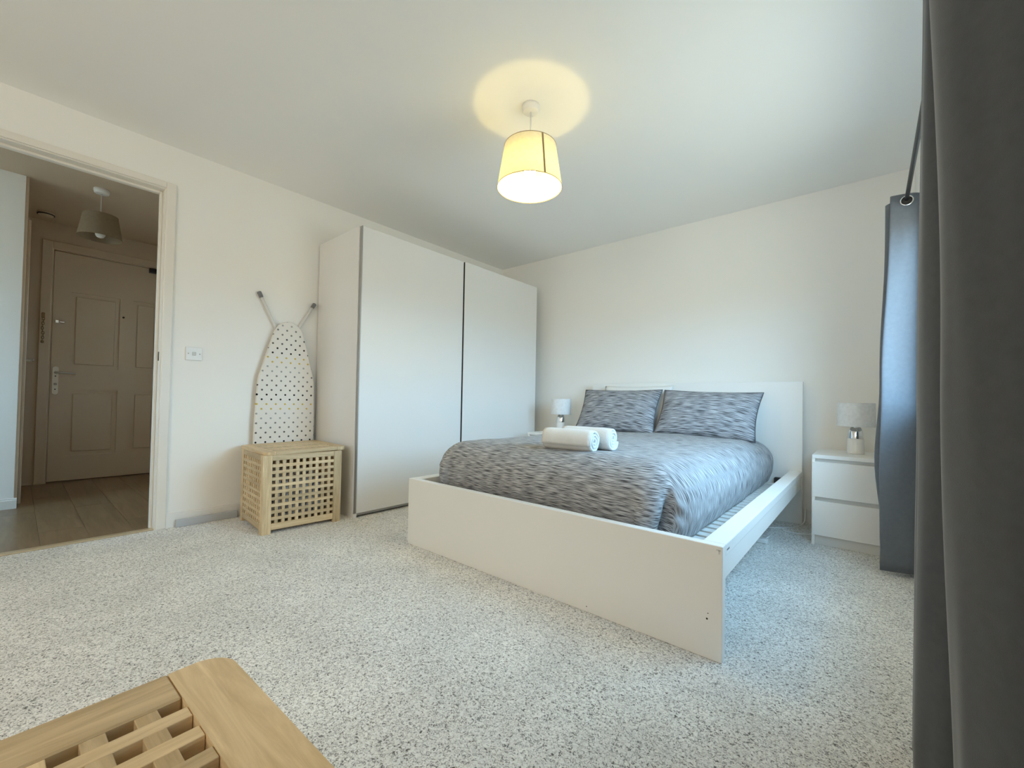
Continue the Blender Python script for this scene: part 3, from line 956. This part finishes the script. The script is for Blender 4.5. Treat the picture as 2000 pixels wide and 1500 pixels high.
# duvet
def build_duvet():
    FX0, FX1, FY0_, FY1_ = 1.535, 2.615, 1.735, 3.42
    Rr = 0.165
    left, right, foot = 0.40, 0.46, 0.40
    U = [FX0 - left + i * (FX1 - FX0 + left + right) / 130 for i in range(131)]
    V = [FY0_ - foot + j * (FY1_ - FY0_ + foot) / 150 for j in range(151)]
    bm = bmesh.new()
    uvl = bm.loops.layers.uv.new('UVMap')
    def pos(u, v):
        fx = min(max(u, FX0), FX1); fy_ = max(v, FY0_)
        dx, dyv = u - fx, v - fy_
        # corners of the param rectangle are gathered: limit their radial length
        d = math.hypot(dx, dyv)
        top = 0.598 - 0.010 * ((fx - 2.08) / 0.55) ** 2
        top += 0.012 * noise.noise(Vector((u * 2.1, v * 2.1, 0.3))) + 0.005 * noise.noise(Vector((u * 7, v * 6, 3.1)))
        if d < 1e-9:
            return Vector((fx, fy_, top))
        lim_x = right if dx > 0 else left
        if abs(dx) > 1e-9 and abs(dyv) > 1e-9:
            # squash the square corner to a rounded one so its hem stays level
            ang_ = math.atan2(abs(dyv), abs(dx))
            lim = 1.0 / max(abs(dx) / lim_x, abs(dyv) / foot)
            dmax = d * lim
            want = lim_x * math.cos(ang_) ** 2 + foot * math.sin(ang_) ** 2
            d2 = d / dmax * want
        else:
            d2 = d
        ux, uy = dx / d, dyv / d
        bulge = 0.0
        if d2 < Rr * PI / 2:
            h_ = Rr * math.sin(d2 / Rr); dn = Rr * (1 - math.cos(d2 / Rr))
        else:
            h_ = Rr; dn = Rr + (d2 - Rr * PI / 2)
        # puffed flanks, hem turning slightly under
        q = d2 / 0.44
        bulge = 0.018 * math.sin(min(q, 1) * PI) - 0.030 * max(0, q - 0.72) / 0.28
        if dyv < 0 and abs(dx) < 1e-9:
            bulge += 0.0
        # creases where the corners fold over
        if abs(dx) > 1e-9 and dyv < -1e-9:
            ang_ = math.degrees(math.atan2(abs(dyv), abs(dx)))
            wgt = min(1, max(0, (d2 - 0.17) / 0.10))
            c0 = (52 if dx > 0 else 58) + (d2 - 0.25) * 45
            c0 += 7 * noise.noise(Vector((d2 * 9, 1.7, 0)))
            bulge -= wgt * 0.060 * math.exp(-((ang_ - c0) / 7.0) ** 2)
            bulge += wgt * 0.022 * math.exp(-((ang_ - c0 - 24) / 16.0) ** 2)
            bulge += wgt * 0.007 * math.sin(d2 * 85 + ang_ * 0.16) * math.exp(-((ang_ - c0 + 14) / 15.0) ** 2)
        wr = 0.0
        if dx > 0: wr = 0.006 * noise.noise(Vector((v * 13, d2 * 2, 8.0)))
        elif dyv < 0: wr = 0.006 * noise.noise(Vector((u * 6, d2 * 6, 2.0)))
        bulge += wr * min(1, d2 / 0.15)
        h_ += bulge
        p = Vector((fx + ux * h_, fy_ + uy * h_, top - dn))
        return p
    grid = [[None] * len(V) for _ in U]
    for i, u in enumerate(U):
        for j, v in enumerate(V):
            p = pos(u, v)
            p.y = max(p.y, BY0 + 0.048)
            p.x = max(p.x, BX0 + 0.030) if p.z > 0.385 else max(p.x, BX0 + 0.076)
            p.z = max(p.z, 0.296)
            grid[i][j] = bm.verts.new(p)
    for i in range(len(U) - 1):
        for j in range(len(V) - 1):
            f = bm.faces.new((grid[i][j], grid[i + 1][j], grid[i + 1][j + 1], grid[i][j + 1]))
            f.smooth = True
            for lp, (a, b_) in zip(f.loops, ((i, j), (i + 1, j), (i + 1, j + 1), (i, j + 1))):
                lp[uvl].uv = (U[a], V[b_])
    o = bm_obj('duvet', bm, M_DUVET, None)
    md = o.modifiers.new('thickness', 'SOLIDIFY')
    md.thickness = 0.022
    md.offset = -1
    return o
duv = build_duvet()
tag(duv, 'grey streaked duvet spread over the bed', 'duvet')

# pillows
def pillow_mesh(w_, h_, t_, nu=34, nv=24, seed=0.0, flange=0.0):
    bm = bmesh.new()
    uvl = bm.loops.layers.uv.new('UVMap')
    sides = []
    for s in (1, -1):
        g = []
        for i in range(nu + 1):
            row = []
            for j in range(nv + 1):
                a = -1 + 2 * i / nu; b_ = -1 + 2 * j / nv
                th = max(0.0, (1 - abs(a) ** 2.6)) ** 0.55 * max(0.0, (1 - abs(b_) ** 2.4)) ** 0.6
                pin = 1 - 0.055 * (1 - abs(a) ** 2) * abs(b_) ** 3
                pin2 = 1 - 0.06 * (1 - abs(b_) ** 2) * abs(a) ** 3
                x = a * w_ / 2 * pin2
                z = (b_ * pin) * h_ / 2
                wr = 0.006 * noise.noise(Vector((a * 3.2 + seed, b_ * 3.2, s))) + 0.004 * noise.noise(Vector((a * 9 + seed, b_ * 5, s)))
                y = -s * (t_ / 2 * th + wr * min(1, th * 1.5) + 0.001)
                row.append(bm.verts.new((x, y, z)))
            g.append(row)
        sides.append(g)
    for si, g in enumerate(sides):
        for i in range(nu):
            for j in range(nv):
                q = (g[i][j], g[i + 1][j], g[i + 1][j + 1], g[i][j + 1])
                f = bm.faces.new(q if si == 0 else q[::-1])
                f.smooth = True
                for lp in f.loops:
                    lp[uvl].uv = (lp.vert.co.x + seed, lp.vert.co.z + 0.25 * abs(lp.vert.co.x) ** 2 + seed)
    bmesh.ops.remove_doubles(bm, verts=bm.verts, dist=0.0021)
    return bm

def pillow(name, label, loc, tilt, rz, w_, h_, t_, m, seed, roll=0.0, group='pillows against the headboard'):
    """loc = middle of the lower edge"""
    t = thing(name, label, 'pillow', loc, 0, group)
    t.rotation_euler = (-tilt, roll, rz)
    bm = pillow_mesh(w_, h_, t_, seed=seed)
    bmesh.ops.translate(bm, verts=bm.verts, vec=(0, 0, h_ / 2))
    bm_obj('pillowcase', bm, m, t)
    if m is M_PILLOW:
        pts = []
        k = 0.004
        nseg = 16
        def edge(a, b_):
            pin = 1 - 0.055 * (1 - abs(a) ** 2) * abs(b_) ** 3
            pin2 = 1 - 0.06 * (1 - abs(b_) ** 2) * abs(a) ** 3
            return (a * (w_ / 2) * pin2, 0, h_ / 2 + b_ * pin * (h_ / 2))
        for i in range(nseg): pts.append(edge(-1 + 2 * i / nseg, -1))
        for i in range(nseg): pts.append(edge(1, -1 + 2 * i / nseg))
        for i in range(nseg): pts.append(edge(1 - 2 * i / nseg, 1))
        for i in range(nseg): pts.append(edge(-1, 1 - 2 * i / nseg))
        tube('piping', pts, k, M_PIPING, t, 6, True)
    return t
TILT = 0.50
pillow('pillow', 'left grey streaked pillow, nearer the wardrobe', (1.672, 3.215, 0.585), TILT, 0.02, 0.705, 0.40, 0.14, M_PILLOW, 0.0)
pillow('pillow', 'right grey streaked pillow, nearer the window', (2.375, 3.215, 0.585), TILT, -0.03, 0.705, 0.385, 0.14, M_PILLOW, 3.7, roll=0.03)
pillow('pillow', 'white pillow behind the left grey pillow, only its top edge showing', (1.77, 3.375, 0.585), 0.31, 0.0, 0.62, 0.409, 0.095, M_WHITEFAB, 6.1)
pillow('pillow', 'white pillow behind the right grey pillow, a corner showing at its foot', (2.385, 3.375, 0.575), 0.34, 0.0, 0.60, 0.33, 0.095, M_WHITEFAB, 8.3)

# towels rolled up on the duvet
def towel_roll(label, c, length, r, rz, turns=3.2, flat=1.0):
    t = thing('rolled_towel', label, 'towel', c, rz, 'rolled towels on the duvet')
    bm = bmesh.new()
    N = 90
    th = r / (turns + 0.6)
    prof = []
    for i in range(N + 1):
        a = 2 * PI * turns * i / N
        rr = r * (0.16 + 0.84 * i / N)
        prof.append((rr * math.cos(a + 2.2) , rr * math.sin(a + 2.2) * flat, rr))
    cols = []
    nx = 14
    for q in range(nx + 1):
        x = -length / 2 + length * q / nx
        end = 1 - 0.05 * abs(2 * q / nx - 1) ** 8
        ring_o, ring_i = [], []
        for i, (py, pz, rr) in enumerate(prof):
            jit = 1 + 0.03 * noise.noise(Vector((x * 14, i * 0.09, 5)))
            xe = x + (0.010 * (noise.noise(Vector((i * 0.12, 9, q > nx / 2))) ) if q in (0, nx) else 0)
            thk = th * 0.74
            k = max(0.0, rr - thk) / rr
            ring_o.append(bm.verts.new((xe, py * jit * end, pz * jit * end)))
            ring_i.append(bm.verts.new((xe, py * k, pz * k)))
        cols.append((ring_o, ring_i))
    for q in range(nx):
        for i in range(N):
            a, b_ = cols[q], cols[q + 1]
            bm.faces.new((a[0][i], a[0][i + 1], b_[0][i + 1], b_[0][i]))
            bm.faces.new((a[1][i], b_[1][i], b_[1][i + 1], a[1][i + 1]))
        for i in (0, N):
            bm.faces.new((cols[q][0][i], cols[q][1][i], cols[q + 1][1][i], cols[q + 1][0][i]))
    for (ro, ri) in (cols[0], cols[-1]):
        for i in range(N):
            bm.faces.new((ro[i], ro[i + 1], ri[i + 1], ri[i]))
    zmin = min(v.co.z for v in bm.verts)
    for v in bm.verts: v.co.z -= zmin
    bm_obj('terry_roll', bm, M_TERRY, t, smooth=True)
    return t
towel_roll('white rolled towel nearer the foot of the bed', (2.205, 1.735, 0.592), 0.27, 0.056, 0.02, flat=1.08)
towel_roll('white rolled towel nearer the pillows', (2.24, 1.848, 0.594), 0.27, 0.056, 0.03, turns=3.6, flat=1.08)

# ---------------------------------------------------------------- bedside chests
def chest(label, x0, y0):
    t = thing('bedside_chest', label, 'chest of drawers', (x0 + 0.2, y0 + 0.233, 0), 0, 'bedside chests')
    X, Y, Z = 0.2, 0.233, 0.5356
    box('top_panel', -X, X, -Y, Y, Z - 0.022, Z, M_LACQ, t, 0.002)
    for s in (-1, 1):
        a, b_ = sorted((s * X, s * (X - 0.016)))
        box('side_panel', a, b_, -Y + 0.002, Y, 0.0, Z - 0.022, M_LACQ, t, 0.001)
    box('back_panel', -X + 0.016, X - 0.016, Y - 0.008, Y, 0.05, Z - 0.022, M_LACQ, t, 0)
    box('plinth', -X + 0.016, X - 0.016, -Y + 0.018, -Y + 0.034, 0.0, 0.056, M_GREYGAP, t, 0.001)
    box('grip_rail', -X + 0.016, X - 0.016, -Y + 0.022, -Y + 0.034, 0.24, 0.30, M_GREYGAP, t, 0)
    box('grip_rail', -X + 0.016, X - 0.016, -Y + 0.022, -Y + 0.034, 0.47, Z - 0.022, M_GREYGAP, t, 0)
    for (z0, z1) in ((0.058, 0.262), (0.285, 0.494)):
        d = bpy.data.objects.new('drawer', None)
        d.location = (0, -Y, z0)
        link(d, t)
        box('drawer_front', -X + 0.0035, X - 0.0035, 0.0, 0.018, 0, z1 - z0, M_LACQ, d, 0.0015)
        bm = bmesh.new()
        add_box(bm, -X + 0.024, X - 0.024, 0.036, 0.43, 0.016, 0.024)
        add_box(bm, -X + 0.024, -X + 0.034, 0.036, 0.43, 0.024, 0.15)
        add_box(bm, X - 0.034, X - 0.024, 0.036, 0.43, 0.024, 0.15)
        add_box(bm, -X + 0.034, X - 0.034, 0.42, 0.43, 0.024, 0.15)
        bm_obj('drawer_box', bm, M_LACQ, d)
    return t
chest('white two-drawer bedside chest right of the bed, beside the curtain', 3.0435, 3.114)
chest('white bedside chest mostly hidden between the bed and the wardrobe', 0.866, 3.114)

def bedside_lamp(label, x, y, z):
    t = thing('bedside_lamp', label, 'table lamp', (x, y, z), 0, 'bedside lamps')
    lathe('ceramic_base', [(0, 0), (0.040, 0), (0.0435, 0.004), (0.0440, 0.02), (0.0405, 0.092), (0.038, 0.095), (0, 0.095)], M_WPLAST, t, 40)
    lathe('chrome_dome', [(0.0385, 0.095), (0.0380, 0.110), (0.0360, 0.130), (0.0320, 0.148), (0.0255, 0.162), (0.017, 0.170), (0.009, 0.173), (0.009, 0.20), (0, 0.20)], M_CHROME, t, 40)
    bm = bmesh.new()
    r0, r1 = 0.0945, 0.0925
    add_lathe(bm, [(r1 - 0.002, 0.314), (r0 - 0.002, 0.170), (r0, 0.169), (r0 + 0.0005, 0.172), (r1 + 0.0005, 0.312), (r1, 0.315), (r1 - 0.002, 0.314)], 48)
    sh = bm_obj('lamp_shade', bm, M_SHADEW, t, smooth=True)
    bm = bmesh.new()
    for k in range(3):
        a = 2 * PI * k / 3 + 0.4
        add_tube(bm, [(0.012 * math.cos(a), 0.012 * math.sin(a), 0.196), (0.091 * math.cos(a), 0.091 * math.sin(a), 0.200)], 0.0015, 6)
    bm_obj('spider', bm, M_STEEL, sh)
    return t
bedside_lamp('small white-shaded lamp with chrome neck on the right bedside chest', 3.243, 3.375, 0.5356)
bedside_lamp('small white-shaded lamp with chrome neck between wardrobe and bed', 1.062, 3.375, 0.5356)

# ---------------------------------------------------------------- pendant lamps
def pendant(name, label, x, y, rose_h, z_top, z_bot, r_top, r_bot, m_shade, lit, seam_ang):
    t = thing(name, label, 'ceiling lamp', (x, y, H))
    zt, zb = z_top - H, z_bot - H
    lathe('ceiling_rose', [(0, 0), (0.046, 0), (0.046, -0.012), (0.042, -0.030), (0.037, -0.034), (0.0, -0.034)], M_WPLAST, t, 40)
    tube('flex', [(0, 0, -0.030), (0, 0, zt + 0.01)], 0.0032, M_GREYTUBE, t, 8)
    lathe('lamp_holder', [(0, zt + 0.015), (0.010, zt + 0.012), (0.019, zt - 0.005), (0.019, zt - 0.060), (0.016, zt - 0.064), (0, zt - 0.064)], M_WPLAST, t, 24)
    bm = bmesh.new()
    add_lathe(bm, [(r_top, zt), (r_top + (r_bot - r_top) * .33, zt + (zb - zt) * .33), (r_top + (r_bot - r_top) * .66, zt + (zb - zt) * .66), (r_bot, zb)], 64)
    sh = bm_obj('lamp_shade', bm, m_shade, t, smooth=True)
    for (r, z) in ((r_top, zt), (r_bot, zb)):
        tube('wire_ring', [(r * math.cos(2 * PI * k / 64), r * math.sin(2 * PI * k / 64), z) for k in range(64)], 0.0016, M_SEAM, sh, 6, True)
    bm = bmesh.new()
    for k in range(3):
        a = 2 * PI * k / 3 + 0.9
        add_tube(bm, [(0.017 * math.cos(a), 0.017 * math.sin(a), zt - 0.02), (0.05 * math.cos(a), 0.05 * math.sin(a), zt - 0.02), (r_top * math.cos(a), r_top * math.sin(a), zt)], 0.0015, 6)
    bm_obj('spider', bm, M_STEEL, sh)
    bm = bmesh.new()
    da = 0.05
    q = []
    for (r, z) in ((r_top + 0.0012, zt), (r_bot + 0.0012, zb)):
        for a in (seam_ang - da * (r_bot / r) * 0.6, seam_ang + da * (r_bot / r) * 0.6):
            q.append(bm.verts.new((r * math.cos(a), r * math.sin(a), z)))
    f = bm.faces.new((q[0], q[1], q[3], q[2]))
    ext = bmesh.ops.extrude_face_region(bm, geom=[f])
    for v in [e for e in ext['geom'] if isinstance(e, bmesh.types.BMVert)]:
        v.co.x *= 0.997; v.co.y *= 0.997
    bm_obj('seam', bm, M_SEAM, sh)
    zb_ = zt - 0.062
    prof = [(0.013, zb_ + 0.002), (0.013, zb_ - 0.020), (0.018, zb_ - 0.034), (0.0265, zb_ - 0.052), (0.030, zb_ - 0.072), (0.0275, zb_ - 0.090), (0.019, zb_ - 0.102), (0.008, zb_ - 0.107), (0, zb_ - 0.108)]
    bl = lathe('bulb', prof[:4] + [(0.0286, zb_ - 0.062), (0.0, zb_ - 0.062)], M_WPLAST, t, 24)
    lathe('bulb_dome', [(0.0, zb_ - 0.0625), (0.0288, zb_ - 0.0625)] + prof[4:], M_BULB if lit else M_WPLAST, bl, 24)
    return t
pendant('pendant_lamp', 'lit cream drum pendant hanging from the bedroom ceiling', 1.955, 1.703, 0.034, 2.148, 1.932, 0.134, 0.168, M_SHADE, True, -0.447)
pendant('pendant_lamp', 'unlit beige drum pendant in the dark hall beyond the doorway', -1.13, 0.387, 0.034, 2.165, 1.995, 0.098, 0.126, M_SHADE2, False, 1.2)

# smoke detector on the hall ceiling
sd = thing('smoke_detector', 'round smoke detector on the hall ceiling', 'smoke detector', (-2.08, 0.134, H))
lathe('detector_body', [(0, 0), (0.052, 0), (0.052, -0.014), (0.044, -0.030), (0.020, -0.034), (0, -0.034)], M_HALLDOOR, sd, 32)
lathe('vent_ring', [(0.0525, -0.015), (0.0535, -0.017), (0.0535, -0.024), (0.047, -0.0245)], M_DARK, sd, 32)

# light switch
sw = thing('light_switch', 'square white wall switch on the left wall beside the doorway', 'switch', (0.0, 0.7355, 1.087))
box('switch_plate', 0.0, 0.010, -0.0435, 0.0435, -0.042, 0.042, M_WPLAST, sw, 0.003, 2)
box('rocker', 0.008, 0.0145, -0.010, 0.010, -0.012, 0.012, mat('grey_rocker', (0.62, 0.62, 0.60), 0.4, var=(10, 0.03)), sw, 0.002)
for s in (-1, 1):
    tube('screw', [(0.0085, s * 0.030, 0), (0.0108, s * 0.030, 0)], 0.0035, M_STEEL, sw, 10)

# grey strip lying along the skirting
o = box('cable_trunking', 0.0145, 0.034, 0.665, 1.00, 0.0, 0.046, M_TRUNK, None, 0.003, 2)
tag(o, 'grey plastic strip lying along the skirting left of the laundry box', 'trunking')

# ---------------------------------------------------------------- curtains and pole
def curtain(name, label, sections, m, group='curtains at the window', nz=34, per=7, wrinkle=0.004, hem=True, thick=0.003):
    """sections = [(z, [(x, y), ...]), ...] from the hem upwards, same number of points each."""
    t = thing(name, label, 'curtain', (sections[0][1][0][0], sections[0][1][0][1], 0.0), 0, group)
    base = Vector(t.location)
    curves = [(z, catmull([(a, b_, 0) for a, b_ in pts], per)) for z, pts in sections]
    z0, z1 = curves[0][0], curves[-1][0]
    bm = bmesh.new()
    rows = []
    for k in range(nz + 1):
        z = z0 + (z1 - z0) * k / nz
        for (za, ca_), (zb, cb) in zip(curves, curves[1:]):
            if za <= z <= zb + 1e-9:
                f = (z - za) / (zb - za)
                f = f * f * (3 - 2 * f) if len(curves) > 2 else f
                break
        row = []
        for i, (a, b_) in enumerate(zip(ca_, cb)):
            p = a.lerp(b_, f)
            wv = wrinkle * noise.noise(Vector((i * 0.13, z * 1.8, 4.2)))
            row.append(bm.verts.new((p.x + wv - base.x, p.y + wv * 0.6 - base.y, z)))
        rows.append(row)
    for a, b_ in zip(rows, rows[1:]):
        for i in range(len(a) - 1):
            f = bm.faces.new((a[i], a[i + 1], b_[i + 1], b_[i])); f.smooth = True
    o = bm_obj('curtain_fabric', bm, m, t)
    md = o.modifiers.new('thickness', 'SOLIDIFY'); md.thickness = thick; md.offset = 0
    return t

far_mid = [(3.500, 2.880), (3.478, 2.850), (3.43, 2.815), (3.385, 2.788), (3.355, 2.778), (3.362, 2.802), (3.42, 2.845), (3.47, 2.890), (3.490, 2.915),
           (3.46, 2.915), (3.40, 2.90), (3.360, 2.895), (3.348, 2.915), (3.375, 2.94), (3.44, 2.955), (3.49, 2.965), (3.495, 2.985), (3.44, 3.0), (3.385, 3.01), (3.372, 3.03), (3.42, 3.05), (3.50, 3.06)]
far_bot = list(far_mid)
far_bot[0] = (3.490, 2.870); far_bot[1] = (3.462, 2.828); far_bot[2] = (3.42, 2.815); far_bot[3] = (3.38, 2.803); far_bot[4] = (3.350, 2.798)
far_bot[11] = (3.385, 2.90); far_bot[12] = (3.370, 2.92)
far_low = list(far_mid); far_low[3] = (3.378, 2.792); far_low[4] = (3.347, 2.786); far_low[11] = (3.345, 2.89); far_low[12] = (3.327, 2.910)
far_top = list(far_mid)
far_top[0] = (3.500, 2.845); far_top[1] = (3.480, 2.818); far_top[2] = (3.443, 2.800); far_top[3] = (3.405, 2.796); far_top[4] = (3.388, 2.800); far_top[5] = (3.398, 2.82)
far_top[11] = (3.385, 2.89); far_top[12] = (3.374, 2.905)
fc = curtain('curtain', 'grey eyelet curtain hanging at the far side of the window', [(0.02, far_bot), (0.55, far_low), (0.95, far_mid), (1.876, far_top)], M_FARCURT, wrinkle=0.006)
# eyelet of the far curtain
RX, RZ = 3.443, 1.845
cx_, cz_ = RX - fc.location.x, 1.838
lp = [(cx_ + 0.0215 * math.cos(2 * PI * k / 36), 2.7905 - fc.location.y, cz_ + 0.0215 * math.sin(2 * PI * k / 36)) for k in range(36)]
tube('eyelet', lp, 0.0042, M_CHROME, fc, 10, True, label='chrome eyelet ring')
bm = bmesh.new()
vv_ = [bm.verts.new((cx_ + 0.0195 * math.cos(2 * PI * k / 28), 2.7912 - fc.location.y, cz_ + 0.0195 * math.sin(2 * PI * k / 28))) for k in range(28)]
f0 = bm.faces.new(vv_)
ext = bmesh.ops.extrude_face_region(bm, geom=[f0])
for v in [e for e in ext['geom'] if isinstance(e, bmesh.types.BMVert)]: v.co.y += 0.003
bm_obj('eyelet_opening', bm, M_DARK, fc)

near_mid = [(3.396, 1.425), (3.3945, 1.39), (3.394, 1.36), (3.400, 1.335), (3.395, 1.315), (3.3895, 1.285), (3.398, 1.250), (3.425, 1.215), (3.475, 1.175), (3.505, 1.10),
            (3.480, 1.03), (3.425, 0.985), (3.396, 0.955), (3.3965, 0.92), (3.412, 0.885), (3.445, 0.845), (3.49, 0.80), (3.515, 0.74), (3.505, 0.66), (3.465, 0.60), (3.445, 0.55), (3.47, 0.49), (3.51, 0.43), (3.50, 0.36), (3.46, 0.31), (3.45, 0.26), (3.50, 0.20)]
def shift(pts, d1, d2):
    out = []
    for i, (a, b_) in enumerate(pts):
        k1 = max(0, 1 - i / 7.0) if i < 8 else 0
        k2 = max(0, 1 - abs(i - 12.8) / 4.5)
        out.append((a + d1 * (1 if i < 6 else k1) + d2 * k2, b_))
    return out
curtain('curtain', 'dark grey velvety curtain hanging close by on the right edge', [(0.015, shift(near_mid, -0.007, 0.020)), (0.9, near_mid), (1.88, shift(near_mid, 0.010, -0.024))], M_CURTAIN, wrinkle=0.003, nz=40, per=8)

cp = thing('curtain_pole', 'thin dark metal curtain pole above the window', 'curtain pole', (RX, 1.6, RZ))
tube('pole', [(0, -1.50, 0), (0, 1.46, 0)], 0.0085, M_DKMETAL, cp, 14)
for yy in (-1.51, 1.47):
    bm = bmesh.new()
    bmesh.ops.create_uvsphere(bm, u_segments=16, v_segments=10, radius=0.017)
    bm_obj('finial', bm, M_DKMETAL, cp, smooth=True, loc=(0, yy, 0))
for yy in (-1.47, 1.455):
    bm = bmesh.new()
    add_tube(bm, [(0, yy, -0.010), (0.05, yy, -0.014), (W - RX, yy, -0.014)], 0.006, 8)
    add_box(bm, W - RX - 0.006, W - RX, yy - 0.02, yy + 0.02, -0.045, 0.02, 0.002)
    bm_obj('bracket', bm, M_DKMETAL, cp)

# ---------------------------------------------------------------- cables on the floor
def cable(label, pts, r=0.0042):
    c = catmull(pts, 6)
    o = tube('cable', c, r, M_WPLAST, None, 8)
    tag(o, label, 'cable', 'cables by the bedside chest')
    return o
cable('white cable looping up the headboard edge to the wall', [(2.74, 3.26, 0.0045), (2.83, 3.335, 0.0045), (2.90, 3.40, 0.0045), (2.945, 3.50, 0.0045), (2.967, 3.545, 0.03), (2.966, 3.60, 0.075), (2.962, 3.655, 0.10), (2.962, 3.668, 0.10)])
cable('white cable curving over the carpet to the bedside chest', [(2.875, 3.345, 0.0045), (2.868, 3.31, 0.0045), (2.89, 3.285, 0.0045), (2.95, 3.28, 0.0045), (3.02, 3.31, 0.0045), (3.039, 3.325, 0.0045)])
pg = thing('plug_adapter', 'small white plug lying on the carpet under the bed rail', 'plug', (2.815, 2.93, 0.0))
box('plug_body', -0.030, 0.030, -0.022, 0.022, 0.0, 0.026, M_WPLAST, pg, 0.006, 2)
tube('cord', [(-0.022, 0.012, 0.012), (-0.05, 0.04, 0.006), (-0.04, 0.08, 0.004), (0.0, 0.095, 0.02), (0.03, 0.075, 0.028), (0.01, 0.05, 0.012), (-0.05, 0.10, 0.004), (-0.12, 0.16, 0.004)], 0.003, M_WPLAST, pg, 8)
